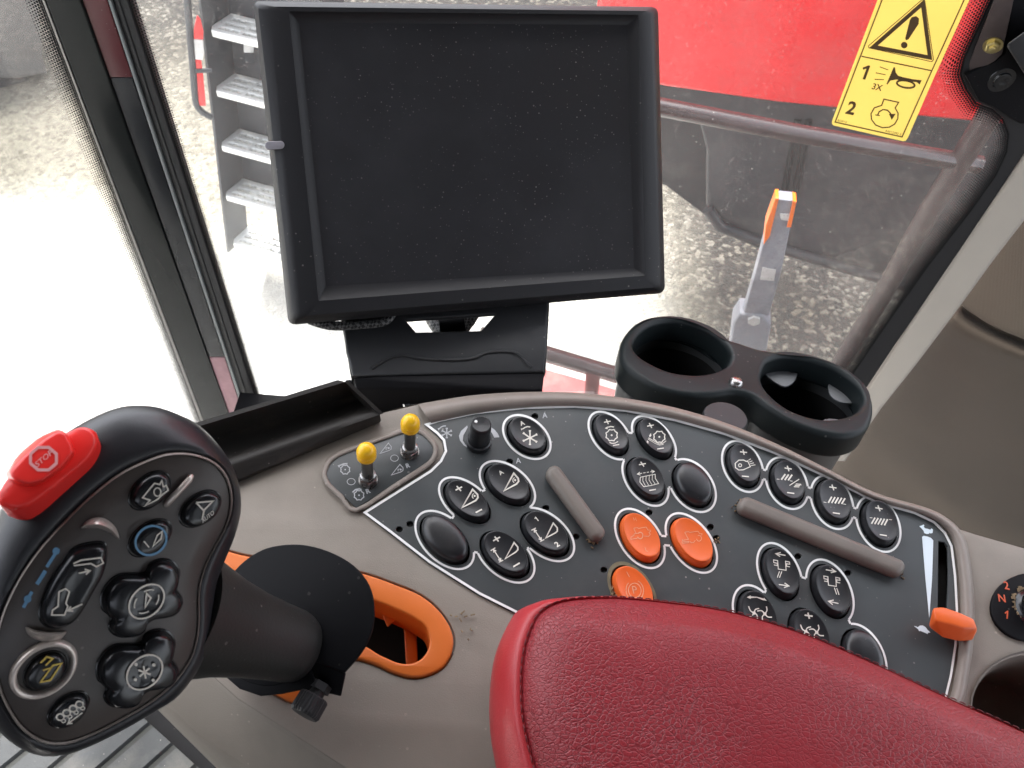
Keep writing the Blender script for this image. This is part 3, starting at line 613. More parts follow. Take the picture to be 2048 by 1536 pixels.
# toggle switches on their sunken plate
sub = zp(ZH, [(510, 1362), (330, 1190), (160, 1030), (104, 930), (106, 850), (160, 740), (290, 645), (560, 545), (900, 425), (1150, 335), (1290, 312), (1400, 340), (1500, 420), (1570, 520), (1572, 600), (1530, 680), (1440, 760), (1000, 1045)])
m_ = MB(); m_.add(*pxprism(CON, grow(sub, 1), -.0005, .0006, .0002, res=1)); tp = m_.build('toggle_plate', 'panel', con)
fr_px = grow(sub, 6); N_ = len(fr_px)
ring = lambda d, h: [CON.hit(p, h) for p in smooth_loop(grow(sub, d), 3)]
m_ = MB(); m_.add(*loft([ring(0, -.002), ring(0.5, .0008), ring(3, .0016), ring(7, .0018), ring(10, .0012), ring(12, -.003)], False, False)); m_.build('plate_frame', 'rim', con, smooth=60)
ik = Ink(ZH).rotor((352, 832), 62, 14).line((384, 748), (330, 752), (282, 772), w=19).fill((245, 775), (292, 758), (268, 808)).ring((435, 1000), 56, 44, 9).ring((1040, 672), 54, 44, 8).rotor((545, 1190), 66, 14).line((455, 1150), (495, 1112), (548, 1102), w=19).fill((545, 1085), (585, 1108), (555, 1128))
ik.text('R', (672, 1130), 78, (.9, -.28), (-.3, -.85), .04).text('R', (1228, 774), 72, (.9, -.3), (-.3, -.85), .04)
ik.wedge((838, 608), (955, 462), (994, 510), (992, 548), (960, 568), 11).dot((958, 532), 14).line((940, 520), (920, 530), (925, 555), w=9).wedge((996, 908), (1115, 760), (1160, 806), (1158, 846), (1125, 866), 11).dot((1126, 832), 14).line((1108, 820), (1088, 832), (1092, 856), w=9)
ik.build('grey_marking', 'grey_print', tp, lambda p: CON.hit(p, .0009))
for c in ((736.5, 961), (819.5, 905)):
    P = CON.hit(c, .0005); m_ = MB(); m_.add(*lathe(P, CON.n, [(.0062, 0), (.0062, .0016)], 24)); m_.add(*lathe(P, CON.n, [(.0060, .0014), (.0060, .0050), (.0054, .0058)], 6)); m_.add(*lathe(P, CON.n, [(.0050, .0055), (.0050, .0082), (.0042, .0088)], 20))
    ts = m_.build('toggle_switch', 'metal', con, smooth=30, label='steel toggle switch with yellow cap')
    m_ = MB(); m_.add(*lathe(P, CON.n, [(.0036, .008), (.0038, .032)], 18)); m_.build('lever', 'dkmetal', ts)
    m_ = MB(); m_.add(*lathe(P, CON.n, [(.0040, .0305), (.0056, .0306), (.0060, .0313), (.0060, .0338), (.0057, .0346), (.0061, .0352), (.0060, .0372), (.0052, .0396), (.0036, .0416), (.0016, .0425), (.0002, .0426)], 28)); m_.build('cap', 'yellow', ts, smooth=50)
# taupe shell
outer = [(471, 947), (560, 906), (650, 868), (762, 826), (850, 805), (950, 791), (1050, 784), (1150, 785), (1250, 796), (1350, 815), (1450, 845), (1550, 886), (1650, 935), (1750, 985), (1850, 1035), (1950, 1068), (2048, 1096)]
slot_o = [(380, 1070), (440, 1094), (510, 1112), (640, 1128), (722, 1143), (790, 1166), (845, 1190), (884, 1224), (907, 1264), (908, 1300), (890, 1334), (860, 1352), (825, 1358), (785, 1348), (745, 1330), (705, 1322), (660, 1345), (620, 1400), (590, 1408), (540, 1385), (380, 1290)]
recess = [(2062+118*math.cos(t*.1745), 1415+106*math.sin(t*.1745)) for t in range(36)]
dial = [(2066+84*math.cos(t*.1745), 1214+69*math.sin(t*.1745)) for t in range(36)]
shell_px = outer+[(2250, 1150), (2450, 1700), (1300, 2000), (1000, 1745), (690, 1536), (560, 1452), (475, 1398), (400, 1330), (300, 1240), (330, 1100), (400, 1010)]
# in plan the panel hides the middle of the shell, so the shell is one plate with openings
m_ = MB(); m_.add(*pxprism(CON, shell_px, -.0045, -.0012, .0008, holes=[smooth_loop(slot_o, 6), recess, grow(border, -6)], sm=0)); shell = m_.build('shell', 'shell', con, smooth=40)
# slopes below the left edge of the top plate
e0 = [(300, 1240), (400, 1330), (475, 1398), (560, 1452), (690, 1536), (1000, 1745)]
E0 = [CON.hit(p, -.0018) for p in e0]; side = (R @ Vector((-.80, -.60, 0))); side = (side-CON.n*side.dot(CON.n)).normalized()
E1 = [p+side*.025-CON.n*.020 for p in E0]; E2 = [p+side*.030-CON.n*.075 for p in E0]; E3 = [p-CON.n*.5 for p in E2]
m_ = MB(); m_.add(*loft([E0, [p+side*.002-CON.n*.0006 for p in E0], E1, [p+side*.0015-CON.n*.003 for p in E1], E2, E3], False, False, False)); m_.build('side_slope', 'shell', con, smooth=25)
# rounded lip that runs round the far and right side of the panel
inner = [(862, 846), (950, 827), (1050, 815), (1150, 812), (1250, 820), (1350, 838), (1450, 866), (1550, 904), (1650, 950), (1750, 1000), (1832, 1024), (1872, 1042), (1896, 1064), (1908, 1092), (1917, 1150), (1921, 1220), (1918, 1290), (1910, 1350), (1898, 1400), (1860, 1470)]
outr = [(836, 808), (940, 791), (1045, 784), (1150, 785), (1250, 796), (1350, 815), (1450, 845), (1550, 886), (1650, 935), (1750, 985), (1846, 1013), (1890, 1033), (1919, 1058), (1935, 1090), (1945, 1150), (1950, 1220), (1947, 1290), (1938, 1350), (1928, 1400), (1890, 1480)]
I_, O_ = smooth_loop(inner, 4, False), smooth_loop(outr, 4, False)
def lip(t, h): return [CON.hit(((1-t)*a[0]+t*b[0], (1-t)*a[1]+t*b[1]), h) for a, b in zip(I_, O_)]
m_ = MB(); m_.add(*loft([lip(-.05, -.004), lip(0, .0004), lip(.22, .0036), lip(.40, .0050), lip(.62, .0054), lip(.82, .0046), lip(.96, .0022), lip(1.0, -.002)], False, False, False)); m_.build('rim', 'rim', con, smooth=70)
sk_ = [CON.hit(p, -.0014) for p in smooth_loop(outer+[(2250, 1150)], 3, False)]
m_ = MB(); m_.add(*loft([sk_, [p-CON.n*.012+yv*.001 for p, yv in zip(sk_, [CON.y]*len(sk_))], [p-CON.n*.12+CON.y*.004 for p in sk_], [p-CON.n*.62+CON.y*.004 for p in sk_]], False, False, False)); m_.build('far_skirt', 'rim', con, smooth=50)
# orange gate with the dark well below it
hole = [(425, 1150), (450, 1146), (520, 1160), (640, 1170), (735, 1197), (800, 1222), (846, 1248), (858, 1272), (857, 1296), (842, 1318), (820, 1327), (795, 1325), (760, 1310), (715, 1288), (640, 1300), (560, 1335), (500, 1330), (430, 1280)]
gate_o = grow(smooth_loop(slot_o, 6), -3)
m_ = MB(); m_.add(*pxprism(CON, gate_o, -.030, .0006, .0014, holes=[smooth_loop(hole, 5)], sm=0, href=0)); gate = m_.build('gate_guide', 'orange', con, smooth=45)
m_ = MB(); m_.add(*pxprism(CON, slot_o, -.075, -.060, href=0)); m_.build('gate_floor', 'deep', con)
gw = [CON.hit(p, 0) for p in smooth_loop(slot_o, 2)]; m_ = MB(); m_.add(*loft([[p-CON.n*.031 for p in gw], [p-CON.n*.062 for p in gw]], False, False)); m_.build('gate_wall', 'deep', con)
m_ = MB(); m_.add(*hull([CON.hit(p, h) for p in ((806, 1232), (832, 1240), (836, 1330), (812, 1330)) for h in (-.032, -.055)], .001)); m_.add(*hull([CON.hit(p, h) for p in ((762, 1225), (800, 1232), (775, 1255)) for h in (-.02, -.04)], .001)); m_.build('stop_block', 'orange', gate)
# recess, rotary selector, slider
rim_r = [CON.hit(p, -.0022) for p in recess]; rc = sum(rim_r, Vector())/len(rim_r)
def rr(k, h): return [rc+(p-rc)*k-CON.n*h for p in rim_r]
m_ = MB(); m_.add(*loft([rr(1.06, -.0022), rr(1.0, 0), rr(.95, .004), rr(.92, .010), rr(.88, .05), rr(.4, .053)], False, True)); m_.build('storage_well', 'ridge', con, smooth=60)
m_ = MB(); m_.add(*pxprism(CON, dial, -.0012, .0012, .0006, href=.001)); ds = m_.build('selector_switch', 'matte', con, label='round black selector marked 2 N 1')
ik = Ink(ZG).text('2', (1192, 772), 88, (.9, .18), (-.2, -.95), .02).text('N', (1145, 902), 82, (.95, .12), (-.15, -.95), .02).one((1196, 1072), 86, (.9, -.05), (.05, -.95)); ik.build('marking', 'orange_red', ds, lambda p: CON.hit(p, .0016))
kc = CON.hit((2072, 1222), 0); m_ = MB(); m_.add(*lathe(kc, CON.n, [(.0150, .001), (.0140, .003), (.0120, .0042), (.0115, .014), (.0100, .016), (.001, .0162)], 28)); m_.build('selector_knob', 'gloss', ds, smooth=40)
dd = MB()
for i in range(90):
    t = random.uniform(0, 6.283); r_ = random.uniform(.0128, .0165); P = kc+CON.x*r_*math.cos(t)+CON.y*r_*math.sin(t)+CON.n*.0015; s_ = random.uniform(.0004, .0012); dd.add(*box3(P, CON.x*s_, CON.y*s_, CON.n*.0004))
o = dd.build('chaff', 'dirt', ds, smooth=0); o['kind'] = 'stuff'
gz = lambda P, h: [CON.hit(p, h) for p in zp(ZG, P)]
m_ = MB(); m_.add(*hull(gz([(440, 998), (545, 990), (700, 1042), (856, 1112), (890, 1215), (760, 1205), (560, 1150), (470, 1130)], .017)+gz([(395, 1200), (430, 1080), (690, 1120), (895, 1230), (840, 1340), (700, 1350), (540, 1312)], .006), .0011, 3))
m_.add(*hull(gz([(500, 1120), (570, 1120), (570, 1200), (500, 1200)], .008)+gz([(500, 1120), (570, 1120), (570, 1200), (500, 1200)], -.012), .0003, 1)); m_.build('slider_lever', 'orange_btn', con, smooth=50, label='orange speed slider lever')
# ================================================================== RED ARMREST
AH = .0645
seam = [(1068, 1252), (1085, 1226), (1118, 1208), (1170, 1200), (1240, 1199), (1320, 1206), (1450, 1224), (1600, 1268), (1750, 1331), (1900, 1401), (2060, 1474), (2300, 1600), (2350, 1800), (2200, 2100), (1500, 2150), (1220, 1900), (1130, 1700), (1080, 1560), (1052, 1450), (1046, 1370), (1052, 1300)]
S2 = [CON.uv(p, AH-.0045) for p in smooth_loop(seam, 5)]; n2 = len(S2)
def off2(P, d):
    out = []
    for i in range(len(P)):
        a, c = np.array(P[i-1]), np.array(P[(i+1) % len(P)]); t = (c-a)/np.linalg.norm(c-a); out.append((P[i][0]-t[1]*d, P[i][1]+t[0]*d))
    return out
sgn = 1.0
area = sum(S2[i-1][0]*S2[i][1]-S2[i][0]*S2[i-1][1] for i in range(n2))
if area > 0: sgn = -1.0                                   # make positive offsets point outward
def aring(d, h): return [CON.w(u, v, h) for u, v in off2(S2, sgn*d)]
arm = thing('armrest', CON.hit((1500, 1500), 0), 'padded red leather armrest with stitched edge in front of the switch panel', 'armrest')
ac = np.mean(np.array(S2), 0)
def acen(k, h): return [CON.w(ac[0]+(u-ac[0])*k, ac[1]+(v-ac[1])*k, h) for u, v in off2(S2, -sgn*.012)]
def edge_w():                                              # the band bulges on the rounded near end, and is tight along the far edge
    out = []
    for i in range(n2):
        a, c = np.array(S2[i-1]), np.array(S2[(i+1) % n2]); t = (c-a)/np.linalg.norm(c-a); nrm = np.array((-t[1], t[0]))*sgn; out.append(.30+.70*max(0, min(1, .15-nrm[0]*1.1)))
    return out
EW = edge_w()
def bring(d, h):
    P = []
    for i in range(n2):
        a, c = np.array(S2[i-1]), np.array(S2[(i+1) % n2]); t = (c-a)/np.linalg.norm(c-a); P.append(CON.w(S2[i][0]-t[1]*d*sgn*EW[i], S2[i][1]+t[0]*d*sgn*EW[i], h))
    return P
m_ = MB(); m_.add(*loft([aring(.0004, AH-.0050), aring(-.0006, AH-.0026), aring(-.003, AH+.0008), aring(-.007, AH+.0036), acen(1.0, AH+.0062), acen(.95, AH+.0080), acen(.88, AH+.0096), acen(.75, AH+.0112), acen(.5, AH+.0125), acen(.06, AH+.013)], False, True)); m_.build('top_pad', 'leather', arm, smooth=80)
m_ = MB(); m_.add(*loft([bring(.0004, AH-.0048), bring(.0022, AH-.0038), bring(.0055, AH-.0062), bring(.0095, AH-.013), bring(.0130, AH-.023), bring(.0138, AH-.036), bring(.0115, AH-.050), bring(.0065, .004)], False, True)); m_.build('side_band', 'leather_side', arm, smooth=80)
st = MB(); sp_ = off2(S2, sgn*.0034); sq_ = off2(S2, -sgn*.0030)
def resamp(P, step):
    out = []; acc = 0.0
    for i in range(len(P)):
        a, b = np.array(P[i]), np.array(P[(i+1) % len(P)]); L = np.linalg.norm(b-a); t = step-acc
        while t < L: out.append((tuple(a+(b-a)*t/L), tuple((b-a)/L))); t += step
        acc = (acc+L) % step
    return out
for P_, h in ((off2(S2, sgn*.0013), AH-.0036),):
    for (u, v), (du, dv) in resamp(P_, .0046):
        a = CON.w(u-du*.0016, v-dv*.0016, h); b = CON.w(u+du*.0016, v+dv*.0016, h); st.add(*tube([a-CON.n*.0003, (a+b)/2+CON.n*.0003, b-CON.n*.0003], .00036, 6))
st.build('stitching', mat('dark_red_thread', (.13, .014, .018), .6), arm)
# ================================================================== JOYSTICK
tow = -cdir(240, 1180).normalized(); njc = Vector((tow.x+.26, tow.y-.36, tow.z)).normalized()
JOY = Plane(at((240, 1180), .325), R @ njc, R @ Vector((1, 0, 0)))
ZJ, ZK, ZT = (0, 780, 2.033), (220, 920, 5.908), (0, 830, 7.3125)
face = zp(ZJ, [(640, 268), (720, 254), (800, 262), (870, 292), (918, 345), (940, 420), (935, 500), (905, 580), (865, 650), (828, 730), (808, 820), (808, 920), (800, 1010), (770, 1100), (700, 1195), (600, 1275), (480, 1345), (370, 1400), (265, 1435), (170, 1428), (90, 1378), (40, 1310), (0, 1225), (-22, 1120), (-15, 1000), (20, 880), (80, 760), (160, 645), (260, 535), (380, 420), (500, 330)])
silh = [(312, 815), (350, 826), (400, 852), (445, 900), (472, 955), (480, 1010), (470, 1062), (450, 1112), (432, 1160), (424, 1215), (420, 1270), (402, 1320), (352, 1388), (300, 1420), (245, 1452), (180, 1484), (130, 1502), (80, 1506), (30, 1488), (-15, 1450), (-45, 1400), (-62, 1330), (-60, 1240), (-40, 1130), (-10, 1050), (30, 985), (85, 915), (140, 868), (200, 834), (255, 815)]
def polar(P, h, n=120):
    c = JOY.uv((215, 1170), 0); Q = np.array([JOY.uv(p, h) for p in smooth_loop(P, 6)])-np.array(c); a = np.unwrap(np.arctan2(Q[:, 1], Q[:, 0])); r = np.hypot(Q[:, 0], Q[:, 1])
    if a[-1] < a[0]: a, r = a[::-1], r[::-1]
    a2 = np.concatenate([a-2*math.pi, a, a+2*math.pi]); r2 = np.concatenate([r, r, r]); o_ = np.argsort(a2, kind='stable'); a2, r2 = a2[o_], r2[o_]
    th = np.arange(n)*2*math.pi/n; th = th+math.floor(a.min()/(2*math.pi))*2*math.pi+2*math.pi; th = np.where(th > a2.max(), th-2*math.pi, th)
    return np.interp(th, a2, r2), np.arange(n)*2*math.pi/n, np.array(c)
rF, th, jc = polar(face, 0); rS, _, _ = polar(silh, -.016); rS = np.maximum(rS, rF+.002)
def jr(rad, h): return [JOY.w(jc[0]+q*math.cos(t), jc[1]+q*math.sin(t), h) for q, t in zip(rad, th)]
joy = thing('joystick', CON.hit((640, 1290), 0), 'chunky black control joystick with red stop switch and brown button face', 'joystick')
m_ = MB(); mid = lambda k: rF+(rS-rF)*k
m_.add(*loft([jr(rF*.985, -.003), jr(rF*1.0, -.0004), jr(mid(.12)+.0004, .0006), jr(mid(.34), -.0008), jr(mid(.62), -.0045), jr(mid(.85), -.0095), jr(rS, -.016), jr(rS*.995, -.022), jr(rS*.96, -.030), jr(rS*.86, -.038), jr(rS*.6, -.043), jr(rS*.1, -.045)], True, True)); m_.build('head', 'joyrub', joy, smooth=70)
m_ = MB(); m_.add(*loft([jr(rF*.99, -.004), jr(rF*.988, .0004), jr(rF*.97, .0010), jr(rF*.7, .0014), jr(rF*.05, .0016)], False, True)); fp = m_.build('face_plate', 'joyface', joy, smooth=60)
m_ = MB(); m_.add(*loft([jr(rF*1.0, -.001), jr(rF*1.002, .0012), jr(rF*.992, .0018), jr(rF*.984, .0012)], False, False)); m_.build('face_edge', 'joyline', joy, smooth=60)
def jmap(h): return lambda p: JOY.hit(p, h)
def jbutton(zp_, cx, cy, hw, hh, off, h=.0045, m='gloss', label=None):
    w = Well(zp_[0]+cx/zp_[2], zp_[1]+cy/zp_[2], hw/zp_[2], hh/zp_[2], off/zp_[2]); c = JOY.hit(tuple(w.c), .0012); U = [JOY.hit(p, .0012)-c for p in w.px(1.0, 40)]
    rg_ = lambda k, hh_: [c+u*k+JOY.n*hh_ for u in U]
    b = MB(); b.add(*loft([rg_(1.0, -.003), rg_(1.0, .0004), rg_(.95, .0006), rg_(.92, -.0006), rg_(.90, .0004), rg_(.88, h*.55), rg_(.80, h*.9), rg_(.68, h), rg_(.4, h*1.0), rg_(.04, h*1.0)], False, True)); return b.build('push_button', m, joy, smooth=60, label=label)
J = lambda: Ink(ZJ)
B = jbutton(ZJ, 607, 408, 88, 82, -38, label='black button with harvester symbol'); J().line((612, 398), (580, 438), (610, 448), (588, 472), (640, 445), (660, 425), (684, 408), (676, 388), (664, 394), (658, 368), (650, 384), (628, 380), (612, 398), w=6).ring((640, 415), 14, 17, 5).build('symbol', 'cream', B, jmap(.0062))
B = jbutton(ZJ, 812, 482, 88, 78, -38, label='black button marked AUTO'); J().line((798, 458), (866, 452), (828, 490), (798, 458), w=7).line((830, 488), (822, 528), w=7).text('AUTO', (845, 515), 20, (.62, -.5), (-.3, -.8), .01).build('symbol', 'cream', B, jmap(.0062))
B = jbutton(ZJ, 608, 600, 92, 80, -42, label='black button with blue ring'); J().ring((614, 612), 66, 56, 9, rot=-.6).build('ring', 'blue_print', B, jmap(.0060)); J().line((622, 636), (640, 590), (660, 575), (655, 605), w=6, closed=True).line((585, 615), (606, 640), w=5).build('symbol', 'cream', B, jmap(.0062))
def blob(pts, h, label, m='gloss'):
    P = smooth_loop(zp(ZJ, pts), 4); c = np.mean(np.array(P), 0); c3 = JOY.hit(tuple(c), .0012); U = [JOY.hit(p, .0012)-c3 for p in P]; rg_ = lambda k, hh_: [c3+u*k+JOY.n*hh_ for u in U]
    b = MB(); b.add(*loft([rg_(1.0, -.002), rg_(1.0, .0005), rg_(.965, .0007), rg_(.95, 0), rg_(.93, h*.5), rg_(.87, h*.85), rg_(.74, h), rg_(.4, h*.93), rg_(.05, h*.9)], False, True)); return b.build('push_button', m, joy, smooth=60, label=label)
clov = [(585, 738), (606, 702), (650, 682), (700, 690), (730, 728), (727, 772), (716, 800), (738, 832), (742, 872), (714, 905), (668, 918), (618, 926), (590, 945), (576, 976), (545, 999), (500, 1006), (455, 992), (436, 960), (446, 930), (436, 912), (410, 888), (406, 832), (434, 780), (478, 746), (535, 740)]
B = blob(clov, .0065, 'black four way button with header symbol'); J().ring((596, 860), 82, 58, 7, rot=-.75).ring((596, 860), 58, 38, 5, rot=-.75, a0=20, a1=70).ring((596, 860), 58, 38, 5, rot=-.75, a0=110, a1=160).ring((596, 860), 58, 38, 5, rot=-.75, a0=200, a1=250).ring((596, 860), 58, 38, 5, rot=-.75, a0=290, a1=340).line((590, 885), (596, 828), (614, 845), w=7, closed=True).build('symbol', 'cream', B, jmap(.0082)); [J().dot(c_, 20).build('arrow_mark', 'blue_print', B, jmap(.0070)) for c_ in ((685, 748), (517, 970))]
clov2 = [(x-18, y+286) for x, y in clov]
B = blob(clov2, .0065, 'black four way button with reel symbol'); k_ = J().ring((588, 1148), 82, 60, 7, rot=-.75)
for a in range(3): t = math.radians(20+60*a); k_.line((588-26*math.cos(t), 1148-26*math.sin(t)), (588+26*math.cos(t), 1148+26*math.sin(t)), w=7)
for a in range(4): t = math.radians(-43+90*a); k_.dot((588+54*math.cos(t)*.95, 1148+44*math.sin(t)), 7)
k_.build('symbol', 'cream', B, jmap(.0082)); [J().dot(c_, 20).build('arrow_mark', 'blue_print', B, jmap(.0070)) for c_ in ((648, 1036), (540, 1258))]
rock = [(385, 612), (430, 620), (436, 668), (424, 730), (385, 800), (340, 880), (290, 945), (235, 968), (180, 958), (156, 925), (160, 870), (190, 790), (240, 705), (300, 635)]
B = blob(rock, .0055, 'long black rocker with two auger symbols'); J().line((298, 706), (330, 692), (410, 682), (420, 704), (392, 718), (370, 706), (300, 714), w=6).arrow((320, 745), (366, 735), 6, 20).line((240, 820), (268, 808), (282, 820), (268, 868), (276, 880), (262, 915), (210, 915), (214, 895), (236, 880), (240, 820), w=6).arrow((335, 870), (275, 898), 6, 20).build('symbol', 'cream', B, jmap(.0072))
def jbar(pts, r, m, name):
    b = MB(); b.add(*tube([JOY.hit(p, h) for p, h in pts], [r*.8]+[r]*(len(pts)-2)+[r*.8], 10)); return b.build(name, m, joy, smooth=60)
jsilver = mat('satin_silver', (.50, .45, .41), .32, .5)
jbar([((332, 1010), .002), ((338, 1003), .0038), ((378, 960), .0038), ((383, 952), .002)], .0014, jsilver, 'finger_ridge')
for arc, tall in (([(330, 560), (355, 545), (405, 540), (455, 565), (485, 605)], .0060), ([(105, 965), (135, 990), (200, 1005), (245, 1000), (270, 985)], .0052)):
    A = smooth_loop(zp(ZJ, arc), 4, False); n_ = len(A); mid_ = np.array(zp(ZJ, [(295, 790)])[0]); rows = []
    for i, p in enumerate(A):
        d = np.array(p)-mid_; d /= np.linalg.norm(d); s_ = math.sin(math.pi*(i+.6)/(n_+.2)); rows.append([JOY.hit(tuple(np.array(p)+d*k*s_), .0012+hh_*max(.25, s_)) for k, hh_ in ((-12, -.001), (-9, tall*.7), (-3, tall), (4, tall*.8), (9, tall*.35), (13, -.001))])
    b = MB(); b.add(*loft(rows, True, True)); b.build('guard_ridge', jsilver, joy, smooth=70)
cx_, cy_ = 175, 1132
w = Well(cx_/2.033, 780+cy_/2.033, 142/2.033, 122/2.033, -52/2.033); c3 = JOY.hit(tuple(w.c), .0012); U = [JOY.hit(p, .0012)-c3 for p in w.px(1.0, 48)]; rg_ = lambda k, h: [c3+u*k+JOY.n*h for u in U]
b = MB(); b.add(*loft([rg_(1.0, -.001), rg_(.97, .0020), rg_(.91, .0034), rg_(.84, .0034), rg_(.78, .0022), rg_(.74, -.001)], False, False)); b.build('bezel_ring', jsilver, joy, smooth=70)
B = jbutton(ZJ, 182, 1138, 92, 82, -36, .004, label='black button with gold unloading symbol in silver ring'); J().line((165, 1188), (215, 1120), (250, 1112), (205, 1180), w=7, closed=True).line((165, 1110), (190, 1085), (215, 1092), (185, 1120), w=7).line((175, 1140), (212, 1128), w=6).build('symbol', 'gold_print', B, jmap(.0058))
B = jbutton(ZJ, 277, 1296, 88, 76, -44, label='black button with four ring chain symbol')
k_ = J()
for i in range(4): k_.ring((245+26*i, 1330-17*i), 15, 13, 6); k_.ring((258+26*i, 1345-17*i), 8, 7, 4)
k_.arrow((335, 1312), (275, 1358), 5, 18); k_.build('symbol', 'cream', B, jmap(.0062))
J().line((238, 645), (190, 720), w=13).line((185, 735), (150, 790), w=16).line((130, 820), (95, 885), w=13).dot((228, 655), 15).dot((112, 850), 15).build('blue_marking', 'blue_print', fp, jmap(.0022))
# red stop rocker on the upper left shoulder
TP = Plane(JOY.hit((100, 930), .004), R @ (tow+Vector((-.12, .16, -.05))).normalized(), R @ Vector((1, 0, 0)))
base = smooth_loop(zp(ZT, [(-30, 1290), (40, 1330), (180, 1372), (330, 1358), (520, 1262), (800, 1050), (1100, 810), (1290, 640), (1400, 470), (1432, 340), (1390, 225), (1270, 165), (1140, 178), (900, 300), (500, 560), (150, 870), (0, 1080), (-50, 1180)]), 3)
m_ = MB(); c0 = np.mean(np.array(base), 0); cb = TP.hit(tuple(c0), 0); Ub = [TP.hit(p, 0)-cb for p in base]; rg2 = lambda k, h: [cb+u*k+TP.n*h for u in Ub]
m_.add(*loft([rg2(1.0, -.016), rg2(1.0, -.002), rg2(.97, .0), rg2(.90, .0008), rg2(.5, .001)], False, True)); stp = m_.build('stop_switch', 'stop_red', joy, smooth=60, label='red rocker switch marked STOP')
m_ = MB(); top = zp(ZT, [(120, 850), (360, 600), (640, 370), (840, 240), (960, 260), (1040, 420), (1075, 540), (900, 760), (620, 960), (420, 1010), (240, 960)]); low = zp(ZT, [(60, 880), (260, 570), (560, 320), (860, 190), (1010, 300), (1120, 560), (930, 800), (620, 1010), (400, 1060), (170, 1000)])
m_.add(*hull([TP.hit(p, .0085) for p in top]+[TP.hit(p, .0) for p in low], .0016, 4)); stb = m_.build('rocker', 'stop_red', stp, smooth=60)
pr = [(635+205*math.cos(math.radians(22.5+45*i)), 638+178*math.sin(math.radians(22.5+45*i))) for i in range(8)]
k_ = Ink(ZT).line(*pr, w=44, closed=True).text('STOP', (642, 632), 108, (.66, -.56), (-.35, -.65), .01); k_.build('symbol', mat('printed_pink_white', (.66, .30, .30), .5), stp, lambda p: TP.hit(p, .0088))
# stalk, hand rest and its thumb screw
ax0, ax1 = at((352, 1226), .372), at((602, 1296), .428)
P_ = [ax0+(ax1-ax0)*t for t in (0, .18, .35, .55, .75, .9, .97, 1.0)]; m_ = MB(); m_.add(*tube(P_, [.0315, .0275, .0240, .0214, .0198, .0190, .0180, .0150], 40)); m_.build('stalk', mat('stalk_rubber', (.014, .014, .013), .5, bump=.25, bscale=700, specks=.5, blotch=.5, blotch_col=(.05, .045, .04), blscale=16), joy, smooth=70)
PL = Plane(at((612, 1292), .421), R @ Vector((-.20, .36, .91)), R @ Vector((1, 0, 0)))
plate = [(448, 1180), (470, 1140), (505, 1110), (545, 1093), (600, 1089), (655, 1102), (705, 1130), (737, 1170), (747, 1215), (743, 1262), (722, 1305), (688, 1345), (612, 1316), (585, 1352), (545, 1372), (490, 1362), (455, 1330), (438, 1260)]
m_ = MB(); m_.add(*pxprism(PL, smooth_loop(plate[:12], 4, False)+smooth_loop(plate[12:], 4, False), -.0022, 0, .0006, href=0)); hr = m_.build('hand_rest', 'matte', joy, smooth=40)
# the tab below the fold
q0, q1 = PL.hit((612, 1316), -.001), PL.hit((690, 1346), -.001); fd = (q1-q0).normalized(); dn = PL.hit((660, 1402), -.001)-PL.hit((689, 1346), -.001); dn = (dn-fd*dn.dot(fd)); L_ = dn.length; dn = (dn.normalized()*.85-PL.n*.5).normalized()
m_ = MB(); m_.add(*hull([q0+fd*.0, q1, q1+dn*.014-fd*.001, q0+dn*.017+fd*.004, q0-PL.n*.002, q1-PL.n*.002, q1+dn*.014-fd*.001-PL.n*.002, q0+dn*.017+fd*.004-PL.n*.002], .0006, 2)); 
low_l = [(612, 1316), (640, 1392), (600, 1380), (560, 1388), (520, 1392), (478, 1378), (448, 1352), (455, 1330), (490, 1356), (540, 1366), (585, 1350)]
m_.add(*pxprism(PL, low_l, -.0026, -.0004, .0005, href=0)); m_.build('tab', 'matte', hr, smooth=40)
scr0 = PL.hit((632, 1388), -.003); scr1 = PL.hit((606, 1432), .001); sd = (scr1-scr0).normalized()
m_ = MB(); m_.add(*lathe(scr0-sd*.006, sd, [(.0058, 0), (.0058, .004)], 6)); m_.add(*lathe(scr0-sd*.006, sd, [(.0042, .003), (.0042, .007), (.0074, .0072)], 24)); m_.add(*lathe(scr0-sd*.006, sd, [(.0074, .0072), (.0080, .0080), (.0082, .0160), (.0072, .0175), (.001, .0178)], 56, flute=1, depth=.06)); m_.build('thumb_screw', 'black', hr, smooth=30)
# ================================================================== STORAGE TRAY
tray = thing('storage_tray', CON.hit((620, 890), 0), 'narrow black plastic trough along the left edge of the console', 'tray')
def row(p0, p1, h): a, b = CON.hit(p0, h), CON.hit(p1, h); return [a+(b-a)*t for t in np.linspace(0, 1, 7)]
rows = [row((400, 1008), (756, 848), -.010), row((400, 990), (762, 842), .004), row((400, 955), (760, 829), .0105), row((400, 946), (752, 822), .0112), row((400, 935), (737, 815), .0080), row((400, 930), (728, 812), .003), row((380, 912), (716, 800), .000), row((360, 895), (708, 792), .002), row((345, 878), (702, 778), .012), row((340, 870), (690, 764), .026), row((336, 862), (676, 760), .0265), row((340, 864), (680, 762), .010), row((350, 880), (690, 775), -.03)]
m_ = MB(); m_.add(*loft(rows, False, False, False))
endp = [r_[-1] for r_ in rows[2:10]]; m_.add(endp+[p+(rows[2][-1]-rows[2][0]).normalized()*.0025 for p in endp], [tuple(range(8)), tuple(range(8, 16))]+[(i, (i+1) % 8, 8+(i+1) % 8, 8+i) for i in range(8)]); m_.build('trough', mat('dusty_black_plastic', (.020, .018, .016), .52, bump=.25, bscale=1300, specks=.6, sscale=300, blotch=.7, blotch_col=(.085, .068, .050), blscale=14, spec=.35), tray, smooth=50)
m_ = MB()
